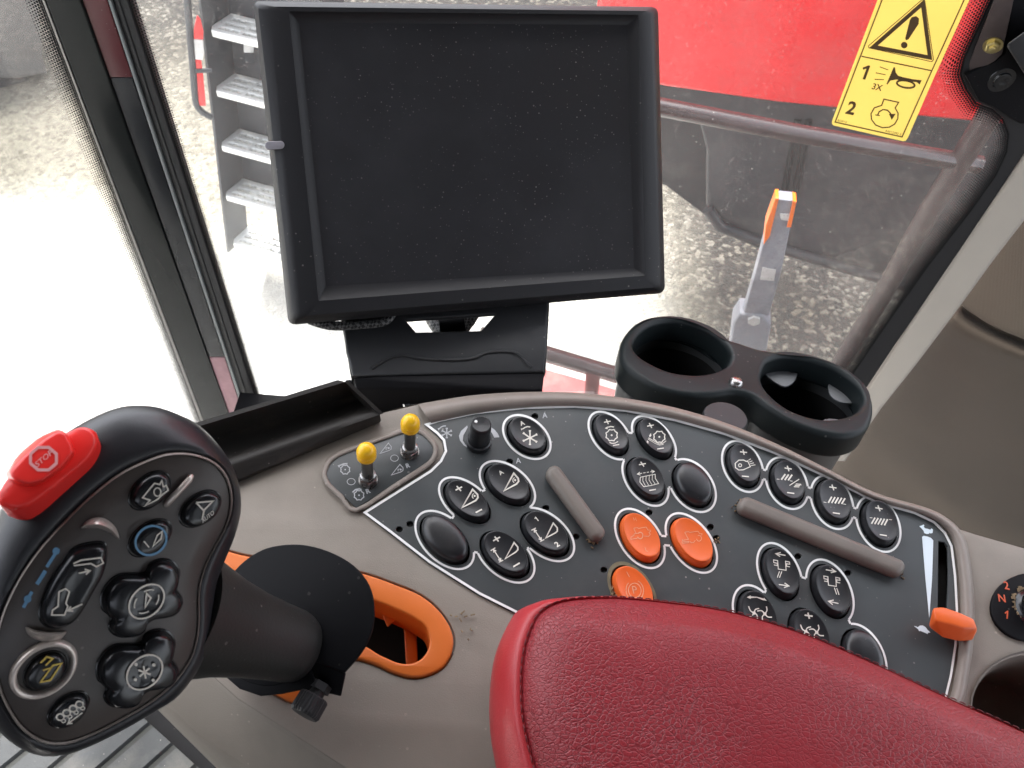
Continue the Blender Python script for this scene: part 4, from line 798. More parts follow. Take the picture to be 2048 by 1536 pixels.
for a, b in (((533, 932), (586, 909)), ((622, 896), (674, 875))): m_.add(*pxprism(CON, [a, b, (b[0]+2, b[1]-12), (a[0]+2, a[1]-12)], -.001, .003, .0006, href=.002))
m_.build('clip', 'shell', tray)
# ================================================================== MONITOR
corners = [(508, 6), (1317, 18), (1329, 585), (578, 648)]
rc4 = [cdir(*p) for p in corners]; hx = rc4[0].cross(rc4[1]).cross(rc4[3].cross(rc4[2])).normalized(); vx = rc4[0].cross(rc4[3]).cross(rc4[1].cross(rc4[2])).normalized()
nm = hx.cross(vx).normalized(); nm = nm if nm.z > 0 else -nm
d0 = [1/-(nm.dot(r_)) for r_ in rc4]; wid = (rc4[1]*d0[1]-rc4[0]*d0[0]).length; MON = Plane(EYE + R @ (rc4[0]*d0[0]*(.31/wid)), R @ nm, R @ (rc4[1]*d0[1]-rc4[0]*d0[0]))
mon = thing('display_monitor', MON.hit((960, 600), -.03), 'large black touchscreen monitor, switched off and dusty, on bracket by windscreen', 'monitor')
outq = [(508, 2), (915, 0), (1200, 8), (1314, 18), (1325, 200), (1330, 450), (1326, 586), (1130, 612), (850, 640), (576, 650), (546, 400), (520, 180)]
def q12(P4): return P4
Mc = np.array((915, 310))
def mring(P, r, h): return [MON.hit(p, h) for p in rquad(P, r, 7)]
O4 = [(506, 2), (1316, 14), (1330, 586), (577, 650)]; I4 = [(579, 24), (1276, 31), (1289, 550), (638, 600)]; S4 = [(596, 44), (1256, 48), (1270, 538), (650, 574)]
def shr(P, k): c = np.mean(np.array(P), 0); return [tuple(c+(np.array(p)-c)*k) for p in P]
A1 = [(515, 8), (1308, 18), (1324, 580), (588, 640)]; A2 = [(538, 13), (1300, 22), (1318, 574), (604, 632)]
def bulge(R_):           # the case is slightly barrel shaped
    c = sum(R_, Vector())/len(R_); return R_
m_ = MB(); m_.add(*loft([mring(O4, 16, -.046), mring(O4, 16, -.018), mring(O4, 16, -.011), mring(A1, 14, -.003), mring(A2, 12, 0.0), mring(grow(I4, 2), 4, .0), mring(I4, 4, -.0008), mring(S4, 3, -.0048), mring(shr(S4, .98), 3, -.0051)], True, False)); m_.build('housing', 'monitor', mon, smooth=40)
m_ = MB(); m_.add(*pxprism(MON, rquad(S4, 3), -.0075, -.0049, 0, href=-.0048)); m_.build('screen', 'screen', mon, smooth=0)
cap_ = stadium((538, 291), (561, 290), 8.0); m_ = MB(); m_.add(*pxprism(MON, cap_, -.006, .0004, .0004, href=0)); m_.build('status_lamp', mat('clear_lens', (.26, .25, .27), .25, var=.2, vscale=200), mon, smooth=50)
# bracket behind and below it
nb = (R @ Vector((.10, .35, .93))).normalized(); BR = Plane(at((900, 700), .645), nb, R @ Vector((1, 0, 0)))
brk = thing('monitor_bracket', BR.hit((900, 760), -.03), 'black plastic shroud with a trapezoid opening under the monitor', 'bracket')
fpx = [(684, 630), (1097, 600), (1094, 700), (1089, 745), (705, 752), (692, 705)]
m_ = MB(); m_.add(*pxprism(BR, fpx, -.006, 0, .0025, holes=[[(812, 640), (990, 628), (962, 660), (832, 663)]])); 
for a_, b_ in (((686, 632), (706, 750)), ((1095, 602), (1087, 744))):
    A_, B_ = BR.hit(a_, -.003), BR.hit(b_, -.003); nn = (B_-A_).cross(BR.n).normalized()*.002; m_.add(*box3((A_+B_)/2-BR.n*.03, (B_-A_)/2, BR.n*.028, nn))
shr_ = m_.build('shroud', 'black', brk, smooth=40)
lw = [BR.hit(p, 0.0) for p in ((705, 750), (1089, 743))]; l2 = [at((712, 778), .632), at((1084, 782), .632)]; l3 = [at((720, 830), .67), at((1080, 830), .67)]; bk = [p-BR.n*.06 for p in lw]
m_ = MB(); m_.add(*hull([p-BR.n*.002 for p in lw]+l2+l3+bk, .002, 2)); m_.build('lower_lip', 'matte', brk)
wv = smooth_loop([(742, 738), (775, 718), (805, 711), (840, 717), (900, 720), (945, 717), (972, 706), (1005, 703), (1035, 708), (1062, 734)], 4, False)
m_ = MB(); m_.add(*tube([BR.hit(p, -.0002) for p in wv], .0016, 8)); m_.build('moulded_ridge', 'black', brk)
def braid_tube(pts, r):
    v, f = tube(pts, r, 16); return v, f
def braid_mat():
    m = M['braid']; N, L = m.node_tree.nodes, m.node_tree.links; b_ = N['Principled BSDF']; tc = N['Texture Coordinate']
    mp = N.new('ShaderNodeMapping'); mp.inputs['Rotation'].default_value = (0, .3, .78); L.new(tc.outputs['Object'], mp.inputs[0]); ck_ = N.new('ShaderNodeTexChecker'); ck_.inputs['Scale'].default_value = 420
    ck_.inputs[1].default_value = (.015, .015, .016, 1); ck_.inputs[2].default_value = (.14, .14, .14, 1); L.new(mp.outputs[0], ck_.inputs[0]); L.new(ck_.outputs[0], b_.inputs['Base Color'])
braid_mat()
cab1 = thing('braided_cable', at((900, 650), .70), 'dark braided cable seen through the opening of the monitor bracket', 'cable')
m_ = MB(); m_.add(*tube(smooth_loop([tuple(at(p, d)) for p, d in (((840, 560), .72), ((868, 640), .715), ((900, 665), .71), ((935, 640), .715), ((975, 560), .72))], 5, False), .0075, 14)); m_.build('sleeve', 'braid', cab1)
m_ = MB(); m_.add(*tube([at((880, 648), .706), at((930, 643), .706)], .0085, 14)); m_.build('band', 'matte', cab1)
cab2 = MB(); cab2.add(*tube(smooth_loop([tuple(at(p, d)) for p, d in (((620, 640), .64), ((660, 651), .64), ((720, 650), .645), ((775, 642), .65), ((800, 600), .66))], 5, False), .0038, 12)); tag(cab2.build('braided_cable', 'braid'), 'thin dark braided cable running below the lower left edge of the monitor', 'cable')
skt = thing('power_socket', at((815, 805), .66), 'round black power socket with shiny rim on dark block behind console', 'socket')
m_ = MB(); m_.add(*hull([at(p, d) for p in ((690, 760), (1060, 755), (1060, 860), (700, 880)) for d in (.665, .74)], .002)); m_.build('mounting_block', 'matte', skt)
sn = (R @ Vector((-.15, .35, .9))).normalized(); so = at((832, 800), .655); m_ = MB(); m_.add(*lathe(so, sn, [(.0115, -.01), (.0115, .002), (.0102, .003), (.0098, .001)], 28)); m_.build('rim', 'metal', skt)
m_ = MB(); m_.add(*lathe(so, sn, [(.0098, -.008), (.0098, .0018), (.0060, .0024), (.0058, -.004), (.0005, -.004)], 28)); m_.build('cap', 'black', skt)
# ================================================================== CUP HOLDER
c1, c2 = at((1357, 702), .665), at((1628, 792), .64)
cx3 = (c2-c1).normalized(); view = (EYE-(c1+c2)/2).normalized(); upv = R @ Vector((0, 1, 0)); upv = (upv-cx3*upv.dot(cx3)).normalized(); nz = (cx3.cross(upv)); nz = nz if nz.dot(view) > 0 else -nz
upv = nz.cross(cx3); ncup = (nz*.60+upv*.80).normalized() if upv.dot(R @ Vector((0, 1, 0))) > 0 else (nz*.60-upv*.80).normalized()
CUP = Plane((c1+c2)/2, ncup, cx3)
cup = thing('cup_holder', CUP.w(0, 0, -.05), 'black double cup holder with screw, tilted, between the console and windscreen', 'cup holder')
well1 = [(1266, 690), (1290, 660), (1330, 646), (1375, 650), (1420, 668), (1450, 695), (1459, 718), (1448, 738), (1418, 750), (1380, 753), (1335, 746), (1295, 728), (1272, 710)]
well2 = [(1522, 752), (1535, 727), (1568, 717), (1610, 722), (1660, 738), (1700, 762), (1722, 788), (1722, 812), (1702, 832), (1660, 842), (1618, 838), (1575, 822), (1542, 797), (1524, 773)]
body = [(1238, 706), (1244, 680), (1270, 650), (1310, 636), (1360, 638), (1410, 655), (1450, 680), (1478, 690), (1515, 702), (1560, 708), (1620, 714), (1680, 735), (1722, 765), (1742, 800), (1744, 835), (1728, 866), (1690, 878), (1640, 872), (1585, 852), (1540, 825), (1505, 800), (1470, 790), (1425, 795), (1370, 795), (1310, 780), (1262, 750), (1242, 728)]
W1, W2, BO = [[CUP.uv(p, 0) for p in smooth_loop(q, 4)] for q in (well1, well2, body)]
m_ = MB(); m_.add(*prism(CUP, [BO, W1, W2], -.022, .0035, .0050, 5)); m_.build('holder_body', mat('cup_rubber', (.0105, .0145, .0155), .46, spec=.2, bump=.12, bscale=900, var=.2, specks=.25), cup, smooth=60)
for Wq in (W1, W2):
    c_ = np.mean(np.array(Wq), 0); rg3 = lambda k, h: [CUP.w(c_[0]+(u-c_[0])*k, c_[1]+(v-c_[1])*k, h) for u, v in Wq]
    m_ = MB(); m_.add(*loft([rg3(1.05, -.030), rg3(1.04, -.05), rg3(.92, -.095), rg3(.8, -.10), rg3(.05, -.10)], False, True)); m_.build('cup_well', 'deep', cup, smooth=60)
m_ = MB(); fm = mat('grey_rubber_flap', (.10, .105, .11), .5, var=.2)
for P in ([(1530, 742), (1560, 735), (1592, 736), (1596, 748), (1585, 764), (1565, 768)], [(1662, 762), (1690, 770), (1720, 790), (1722, 800), (1690, 802), (1668, 792), (1660, 778)], [(1645, 840), (1660, 833), (1690, 838), (1676, 846)]):
    b = MB(); b.add(*pxprism(CUP, smooth_loop(P, 3), -.016, -.014, .0006, href=-.012)); b.build('grip_flap', fm, cup)
sp0 = CUP.hit((1470, 770), .0015); m_ = MB(); m_.add(*lathe(sp0, CUP.n, [(.0058, -.004), (.0056, .003), (.0044, .0052), (.0018, .006), (.0003, .006)], 24)); m_.build('screw', 'metal', cup, smooth=50)
sm_ = CON.hit((1447, 838), -.02); m_ = MB(); pc = at((1450, 836), .585); m_.add(*lathe(pc, (R @ Vector((.05, .75, .65))).normalized(), [(.0165, -.02), (.0165, 0), (.0155, .0016), (.001, .0018)], 32)); m_.build('round_plug', M['black'], cup, smooth=40)
slv = mat('smoked_plastic', (.07, .073, .074), .3)
for Wq in (W1, W2):
    c_ = np.mean(np.array(Wq), 0); rg4 = lambda k, h: [CUP.w(c_[0]+(u-c_[0])*k, c_[1]+(v-c_[1])*k, h) for u, v in Wq]
    m_ = MB(); m_.add(*loft([rg4(1.15, -.019), rg4(1.10, -.06), rg4(1.05, -.105)], False, False)); m_.build('cup_sleeve', slv, cup, smooth=50)
# ================================================================== CAB: pillar, panes, trim
FR = Plane(Vector((-.45, .86, 2.3)), Vector((.05, -1, 0)), Vector((1, 0, 0)))      # front pane, normal into the cab
lp = FR.hit((265, 400)); LF = Plane(FR.hit((170, 400)), Vector((1, .12, 0)), Vector((-.12, 1, 0)))        # left pane
pil = thing('cab_pillar', FR.hit((470, 840)), 'glossy dark cab pillar with maroon strip and rubber seal, left of monitor', 'pillar')
def yline(xa, ya, xb, yb, y): return xa+(xb-xa)*(y-ya)/(yb-ya)
yt, yb_ = -160, 1000
def strip(pl, t0, t1, y0, y1, h0, h1, name, m, bevel=.001, label=None):
    q = [(yline(t0[0], 0, t0[1], 782, y0), y0), (yline(t1[0], 0, t1[1], 782, y0), y0), (yline(t1[0], 0, t1[1], 782, y1), y1), (yline(t0[0], 0, t0[1], 782, y1), y1)]
    b = MB(); b.add(*pxprism(pl, q, h0, h1, bevel)); return b.build(name, m, pil, smooth=30, label=label)
strip(FR, (88, 383), (163, 441), yt, yb_, -.03, .006, 'glossy_face', 'gunmetal', .003)
strip(FR, (84, 379), (89, 384), yt, yb_, -.004, .007, 'edge_bead', 'dkmetal', .0005)
strip(FR, (164, 442), (214, 471), yt, 155, -.03, .003, 'trim_strip', 'maroon', label='maroon upper length of pillar strip')  # pillar strip coloured in lengths: maroon, dark, then pink
strip(FR, (164, 442), (214, 471), 156, 714, -.03, .003, 'trim_strip', 'pillar2', label='dark middle length of pillar strip')
strip(FR, (164, 442), (214, 471), 715, yb_, -.03, .003, 'trim_strip', mat('pink_strip', (.30, .15, .17), .4, var=.3, vscale=60), label='pink lower length of pillar strip')
strip(FR, (215, 472), (222, 478), yt, yb_, -.03, .006, 'edge_lip', mat('grey_edge', (.13, .14, .14), .4), .001)
strip(FR, (223, 479), (256, 506), yt, yb_, -.02, .002, 'rubber_seal', 'rubber', .002)
strip(FR, (231, 486), (238, 491), yt, yb_, -.01, .0035, 'rubber_lip', 'rubber', .001)
def fritband(pl, line, off, name, parent, h=.0006):
    """dots that fade across a band; line px points on the solid edge, off px vectors to the clear edge"""
    A = [pl.hit(p, h) for p in line]; Bq = [pl.hit((p[0]+o[0], p[1]+o[1]), h) for p, o in zip(line, off)]; n = len(A)
    me = bpy.data.meshes.new(name); o0 = ORG[parent]; me.from_pydata([q-o0 for q in A+Bq], [], [(i, i+1, n+i+1, n+i) for i in range(n-1)])
    u1 = me.uv_layers.new(name='metres'); u2 = me.uv_layers.new(name='across'); d = [0.0]
    for i in range(1, n): d.append(d[-1]+(A[i]-A[i-1]).length)
    for pgn in me.polygons:
        for li in pgn.loop_indices:
            vi = me.loops[li].vertex_index; k = vi % n; far = vi >= n; wd = (Bq[k]-A[k]).length; t = (A[min(k+1, n-1)]-A[max(k-1, 0)]).normalized()
            u1.data[li].uv = (d[k]+((Bq[k]-A[k]).dot(t) if far else 0), wd if far else 0); u2.data[li].uv = (0, 1 if far else 0)
    me.materials.append(M['frit']); o = bpy.data.objects.new(name, me); COL.objects.link(o); o.parent = parent; ORG[o] = o0; return o
# right post path of the ceramic edge
redge = [(2030, -80), (1985, 0), (1950, 75), (1930, 118), (1923, 148), (1935, 178), (1953, 205), (1985, 217), (2008, 238), (2018, 268), (2014, 305), (1992, 352), (1940, 425), (1860, 528), (1780, 640), (1700, 758), (1620, 880)]
wf = thing('window_pane', FR.hit((1000, 900)), 'dusty windscreen pane behind the monitor, with dotted black edge', 'window')
fpane = [(255-52, -160), (2060, -140), (2000, 0), (1975, 60), (1932, 140), (1948, 190), (2000, 220), (2026, 265), (2020, 310), (1700, 775), (1500, 1070), (560, 1000)]
m_ = MB(); m_.add(*pxprism(FR, fpane, -.005, -.001)); m_.build('glass_sheet', 'glass_front', wf, smooth=0)
fritband(FR, redge, [(-42, -14)]*3+[(-44, -6), (-46, 0), (-40, 12), (-26, 32), (-14, 34), (-30, 14), (-32, 4), (-34, -8)]+[(-38, -22)]*6, 'dotted_edge', wf)
pe = [(yline(256, 0, 506, 782, y), y) for y in range(-160, 1001, 145)]; fritband(FR, pe, [(20, 0)]*len(pe), 'dotted_edge', wf)
ws = thing('window_pane', LF.hit((200, 900)), 'clear side window pane left of the dark pillar', 'window')
m_ = MB(); m_.add(*pxprism(LF, [(95-70, -160), (430, 850), (520, 1100), (-60, 1500), (-700, 1400), (-900, -100)], -.005, -.001)); m_.build('glass_sheet', 'glass_side', ws, smooth=0)
pe = [(yline(86, 0, 381, 782, y), y) for y in range(-160, 1001, 145)]; fritband(FR, pe, [(-38, 0)]*len(pe), 'dotted_edge', ws)
# right post
post = thing('cab_post', FR.hit((1720, 800)), 'beige trimmed cab post with black rubber seal, right of windscreen', 'post')
seal_px = redge[9:]+[(1640, 905), (1740, 775), (1850, 612), (1950, 462), (2048, 310), (2100, 226), (2100, -80), (2030, -80)]
m_ = MB(); m_.add(*pxprism(FR, redge+[(1650, 900), (1712, 808), (1790, 690), (1900, 530), (2050, 305), (2160, 140), (2160, -90)], -.006, .0, .0008)); m_.build('seal', 'rubber', post)
wn = Vector((-1, -.10, 0)).normalized(); wo = FR.hit((1722, 792), 0); WALL = Plane(wo, wn, Vector((.10, -1, 0)))
trim = [(2300, -20), (2048, 310), (1950, 455), (1850, 602), (1738, 772), (1640, 925), (1690, 925), (1762, 820), (1830, 735), (1908, 632), (1990, 520), (2060, 430), (2300, 100)]
trim = [trim[0], trim[1], trim[2], trim[3], trim[4], trim[5]]+trim[6:]
tz = Plane(FR.hit((1800, 720), .012), (FR.n+WALL.n*.5).normalized(), Vector((1, 0, 0)))
m_ = MB(); m_.add(*pxprism(tz, trim, -.022, .0, .007, res=5)); m_.build('trim', 'beige', post, smooth=60)
pad = thing('padded_wall', WALL.hit((1950, 800)), 'brown woven fabric padding of the cab side wall in two cushions', 'wall padding')
PW = Plane(FR.hit((1850, 790), -.02), (FR.n*.55+WALL.n).normalized(), Vector((.10, -1, 0)))
upc = smooth_loop([(2045, 405), (1970, 507), (1925, 563), (1908, 592), (1914, 612), (1945, 636), (1985, 660), (2048, 686), (2120, 712), (2330, 800), (2500, 500), (2400, 100), (2200, 230)], 3)
# the lower cushion bulges under the seam, then falls away outward below
topc = smooth_loop([(1917, 612), (1932, 634), (1958, 652), (2000, 673), (2048, 694), (2130, 724), (2260, 780), (2420, 850)], 4, False)
lefte = smooth_loop([(1917, 612), (1870, 640), (1818, 706), (1768, 775), (1718, 850), (1658, 935), (1580, 1060), (1520, 1190)], 4, False); nl = len(lefte)
rows = [[PW.hit((p[0]+22, p[1]-34), -.03) for p in topc], [PW.hit((p[0]+4, p[1]-6), -.022) for p in topc]]
for i, q in enumerate(lefte):
    t = i/(nl-1); h = .012*math.sin(min(1, t/.10)*math.pi/2)-.001-.48*max(0, t-.08)**1.15
    nrow = []
    for j, p in enumerate(topc):
        u_ = j/(len(topc)-1); px_ = (p[0]+(q[0]-topc[0][0])*(1-.35*u_), p[1]+(q[1]-topc[0][1])+3)
        e = min(1, j/3.0); nrow.append(PW.hit(px_, h-.014*(1-math.sin(e*math.pi/2))))
    rows.append(nrow)
m_ = MB(); m_.add(*loft(rows, False, False, False)); m_.build('lower_cushion', 'fabric_shaded', pad, smooth=80)
m_ = MB(); m_.add(*pxprism(PW, upc, -.05, .006, .014, res=6)); m_.build('upper_cushion', 'fabric', pad, smooth=70)
brq = thing('mounting_bracket', FR.hit((1990, 150), .02), 'black metal bracket with zinc bolt at the upper right window corner', 'bracket')
BQ = Plane(FR.hit((1990, 120), .010), (FR.n+Vector((-.35, 0, -.2))).normalized(), Vector((1, 0, 0)))
m_ = MB(); m_.add(*pxprism(BQ, [(2012, -60), (1931, 146), (1937, 152), (1990, 122), (2004, 108), (2027, 0), (2040, -60)], -.003, .0, .0006)); m_.build('plate', mat('brown_black_metal', (.065, .05, .048), .45, var=.3, vscale=60, specks=.3), brq)
m_ = MB(); m_.add(*pxprism(FR, [(1931, 152), (1990, 124), (2010, 108), (2032, -60), (2150, -60), (2150, 245), (2040, 248), (1985, 214), (1958, 203)], .001, .008, .002)); m_.build('back_plate', 'matte', brq)
m_ = MB(); m_.add(*hull([FR.hit(p, h) for p in ((2012, 90), (2060, 55), (2150, 40), (2150, 190), (2056, 160)) for h in (.010, .05)], .003)); m_.build('arm', 'black', brq)
bo = BQ.hit((1986, 90), 0); m_ = MB(); m_.add(*lathe(bo, BQ.n, [(.0105, 0), (.0105, .0016)], 24)); m_.add(*lathe(bo, BQ.n, [(.0078, .0015), (.0078, .0055), (.0066, .0062), (.004, .0062), (.0038, .009), (.0004, .0094)], 6)); m_.build('bolt', 'brass', brq, smooth=25)
bo = FR.hit((2003, 160), .008); m_ = MB(); m_.add(*lathe(bo, FR.n, [(.016, 0), (.0155, .001), (.0105, .0012), (.0095, .0035), (.006, .0045), (.003, .0035), (.0005, .003)], 28)); m_.build('screw', 'gloss', brq, smooth=40)
# warning decal stuck to the pane
ZS = (1640, 0, 5.119)
dcl = thing('warning_sticker', FR.hit((1735, 200), .0), 'yellow warning sticker with triangle and horn symbol stuck on the windscreen', 'sticker')
o_ = zp(ZS, [(140, 1285), (122, 1268), (124, 1240), (300, 770), (590, 0), (810, -580), (1790, -580), (1530, 0), (1160, 810), (900, 1410), (878, 1440), (850, 1446)])
m_ = MB(); m_.add(*pxprism(FR, o_, -.0006, -.0002)); m_.build('film', 'decal_yellow', dcl, smooth=0)
k_ = Ink(ZS).line((850, -560), (635, 0), (155, 1250), (840, 1402), (1140, 735), (1475, 0), (1730, -560), w=13, closed=True).line((425, 576), (1148, 725), w=13)
k_.line((1052, 35), (1125, 590), (548, 478), w=42, closed=True).line((1040, 0), (1072, 0), (1162, 612), (1145, 632), (500, 490), (496, 470), w=8, closed=True)
k_.fill((920, 205), (940, 175), (985, 165), (1015, 190), (1010, 245), (905, 405), (880, 412), (872, 395)).dot((862, 462), 34)
k_.one((465, 740), 150, (.95, .2), (.35, -.95)).text('2', (322, 1105), 140, (.95, .2), (.35, -.95), .03).text('3X', (588, 892), 66, (.95, .2), (.35, -.95), .02)
k_.line((612, 684), (698, 716), w=9).line((570, 745), (672, 766), w=9).line((560, 812), (654, 816), w=9)
k_.fill((755, 686), (768, 690), (775, 740), (800, 775), (850, 790), (960, 812), (1042, 822), (1020, 866), (990, 842), (880, 828), (780, 815), (720, 826), (690, 866), (680, 860)).ring((878, 862), 92, 36, 20, rot=.16)
k_.line((655, 1015), (805, 1048), (770, 1105), (800, 1160), (796, 1215), (765, 1270), (710, 1302), (640, 1308), (570, 1280), (528, 1225), (522, 1165), (555, 1105), (632, 1078), w=13, closed=True)
k_.line((590, 1180), (605, 1145), (645, 1122), (690, 1128), (722, 1160), (730, 1190), w=14).line((565, 1176), (612, 1184), w=11).fill((705, 1165), (775, 1165), (735, 1228))
k_.text('BDP14', (228, 1242), 24, (.96, .2), (.3, -.9), 0).text('84012092 E', (752, 1358), 25, (.96, .22), (.3, -.9), 0)
k_.build('print', 'decal', dcl, lambda p: FR.hit(p, .0002))
# cab shell around the driver (roof lining, rear bulkhead, floor with its mat)
def slab(name, x0, x1, y0, y1, z0, z1, m, parent=None):
    b = MB(); b.add(*box3(Vector(((x0+x1)/2, (y0+y1)/2, (z0+z1)/2)), Vector(((x1-x0)/2, 0, 0)), Vector((0, (y1-y0)/2, 0)), Vector((0, 0, (z1-z0)/2)))); return b.build(name, m, parent, smooth=0)
ROOF_Z = 3.42
o = slab('ceiling', -.62, .78, -1.15, .95, ROOF_Z, ROOF_Z+.06, 'roof'); o['kind'] = 'structure'
o = slab('rear_wall', -.62, .78, -1.20, -1.15, 1.5, 3.15, 'roof'); o['kind'] = 'structure'  # unseen; raised over the rear window to dim the cab
o = slab('light_blocking_wall', .74, .78, -1.14, .55, 2.85, ROOF_Z-.01, 'roof'); o['kind'] = 'structure'  # unseen slab added to dim the cab from the right
o = slab('floor', -.50, .26, -1.15, .84, 1.68, 1.74, 'matte'); o['kind'] = 'structure'
o = slab('floor', .255, 1.0, -1.15, .84, 1.26, 1.30, 'matte'); o['kind'] = 'structure'  # lower slab added to block ground light from below
mt = MB(); ZM = 1.742
G = Plane(Vector((0, 0, ZM)), Vector((0, 0, 1)), Vector((1, 0, 0)))
o = slab('light_blocking_wall', -.66, -.62, -1.14, -.03, 1.75, ROOF_Z-.01, 'roof'); o['kind'] = 'structure'  # unseen opaque slab added to cut daylight from the left rear
fm_ = thing('floor_mat', G.hit((150, 1500)), 'grey ribbed floor mat below the joystick, dusty', 'floor mat')
e_a, e_b = G.hit((305, 1452)), G.hit((398, 1536)); ed = (e_b-e_a).normalized(); rb = G.hit((215, 1532))-G.hit((307, 1452)); rb.normalize()
m_ = MB(); base0 = e_a-ed*.25
L2 = [base0, base0+ed*.55, base0+ed*.55+rb*.7, base0+rb*.7]; m_.add(L2+[p+Vector((0, 0, .004)) for p in L2], [(0, 1, 2, 3), (4, 5, 6, 7), (0, 1, 5, 4), (1, 2, 6, 5), (2, 3, 7, 6), (3, 0, 4, 7)]); m_.build('mat_base', mat('mat_groove', (.03, .032, .03), .8), fm_, smooth=0)
g1 = (G.hit((350, 1496))-G.hit((307, 1452))).length
m_ = MB(); pit = g1
for i in range(-6, 9):
    a = e_a+ed*(pit*i+.004); 
    if (a-base0).dot(ed) < 0: continue
    q = [a+Vector((0, 0, .003)), a+ed*(pit-.006)+Vector((0, 0, .003)), a+ed*(pit-.006)+rb*.69+Vector((0, 0, .003)), a+rb*.69+Vector((0, 0, .003))]
    mid1 = [q[0]+ed*.002+Vector((0, 0, .006)), q[1]-ed*.003+Vector((0, 0, .0075)), q[2]-ed*.003+Vector((0, 0, .0075)), q[3]+ed*.002+Vector((0, 0, .006))]
    m_.add(q+mid1, [(0, 1, 5, 4), (1, 2, 6, 5), (2, 3, 7, 6), (3, 0, 4, 7), (4, 5, 6, 7)])
m_.build('rib', 'matgrey', fm_, smooth=20)
# ================================================================== OUTSIDE
GR = Plane(Vector((0, 0, 0)), Vector((0, 0, 1)), Vector((1, 0, 0)))
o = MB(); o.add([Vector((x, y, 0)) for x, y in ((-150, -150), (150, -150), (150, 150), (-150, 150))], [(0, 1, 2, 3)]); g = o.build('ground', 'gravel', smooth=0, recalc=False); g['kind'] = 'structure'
# ladder
fl = [(412.7, 58), (423, 179), (434.5, 290), (443.7, 390), (459, 485)]
p4 = Plane(Vector((0, 0, .24)), Vector((0, 0, 1)), Vector((1, 0, 0))).hit(fl[4]); LN = Vector((-p4.x, -p4.y, 0)).normalized(); LV = Plane(p4, LN, Vector((1, 0, 0)))
zs = [LV.hit(p).z for p in fl]; Wd = Vector(); Dd = Vector()
for p, z in zip(fl, zs):
    hp = Plane(Vector((0, 0, z)), Vector((0, 0, 1)), Vector((1, 0, 0))); Wd += hp.hit((p[0]+92, p[1]+25))-hp.hit(p); Dd += hp.hit((p[0]+32, p[1]-25))-hp.hit(p)
Wd.normalize(); dlen = Dd.length/5; Dd.normalize()
lad = thing('ladder', Vector((p4.x, p4.y, 0)), 'boarding ladder with five silver grip treads on dark sides, outside window', 'ladder')
TW, Z = .46, Vector((0, 0, 1)); DL = min(.22, max(.14, dlen)); step = (zs[0]-zs[4])/4
for i in range(5):
    o0 = LV.hit(fl[i]); TP_ = Plane(o0, Z, Wd); sy = 1 if TP_.y.dot(Dd) > 0 else -1
    dd_ = (Dd.dot(TP_.x), Dd.dot(TP_.y)); q = lambda a, d: (a+dd_[0]*d, dd_[1]*d)
    holes = []
    for r_ in range(3):
        for c_ in range(4):
            a0, d0_ = .03+c_*.105, .022+r_*(DL-.03)/3; dl_ = (DL-.03)/3-.018; holes.append([q(a0, d0_), q(a0+.088, d0_), q(a0+.088, d0_+dl_), q(a0, d0_+dl_)])
    out_ = [q(.02, 0), q(TW-.02, 0), q(TW, .03), q(TW, DL), q(0.0, DL), q(0, .03)]
    b = MB(); b.add(*prism(TP_, [out_]+holes, -.028, 0, .004, 2)); b.build('tread', 'silver', lad, smooth=40)
    b = MB()
    for r_ in range(3):
        for c_ in range(12): aa = q(.04+c_*.034, .022+r_*(DL-.03)/3+.016); P = TP_.w(aa[0], aa[1], -.012); b.add(*box3(P, Wd*.012, Dd*.004, Z*.008))
    b.build('grip_teeth', 'silver', lad, smooth=0)
f0, f4 = LV.hit(fl[0]), LV.hit(fl[4])
def bl(z): t = (z-f4.z)/(f0.z-f4.z); return f4+(f0-f4)*t
ztop = zs[0]+.9
def vplate(oa, ob, z0, z1, t, name, m):
    n = (ob-oa).cross(Z).normalized()*t/2; bb = MB(); bb.add([bl(z)+q_+n*s_ for z in (z0, z1) for q_ in (oa, ob) for s_ in (-1, 1)], [(0, 1, 3, 2), (4, 5, 7, 6), (0, 1, 5, 4), (2, 3, 7, 6), (0, 2, 6, 4), (1, 3, 7, 5)]); return bb.build(name, m, lad, smooth=0)
a_ = -Wd*.012; b2 = Wd*(TW+.012)
vplate(a_-Dd*.005, a_+Dd*DL, zs[4]-.06, ztop, .012, 'side_plate', 'ladder')
vplate(b2-Dd*.005, b2+Dd*DL, zs[4]-.06, ztop, .012, 'side_plate', 'ladder')
vplate(a_+Dd*(DL+.012)-Wd*.005, b2+Dd*(DL+.012), zs[3]-.02, ztop, .012, 'back_plate', 'ladder')
LQ = Plane(p4+Dd*(DL-.02), -Dd, Wd)
ZL = (360, 0, 2.845)
b = MB(); b.add(*pxprism(LV, zp(ZL, [(362, 235), (420, 235), (420, 300), (365, 300)]), .0, .004, .001)); b.build('plate', 'lens_white', lad)
b = MB(); b.add(*pxprism(LV, zp(ZL, [(368, 305), (425, 310), (425, 362), (372, 355)]), .0, .004, .001)); b.build('plate', 'ladder', lad)
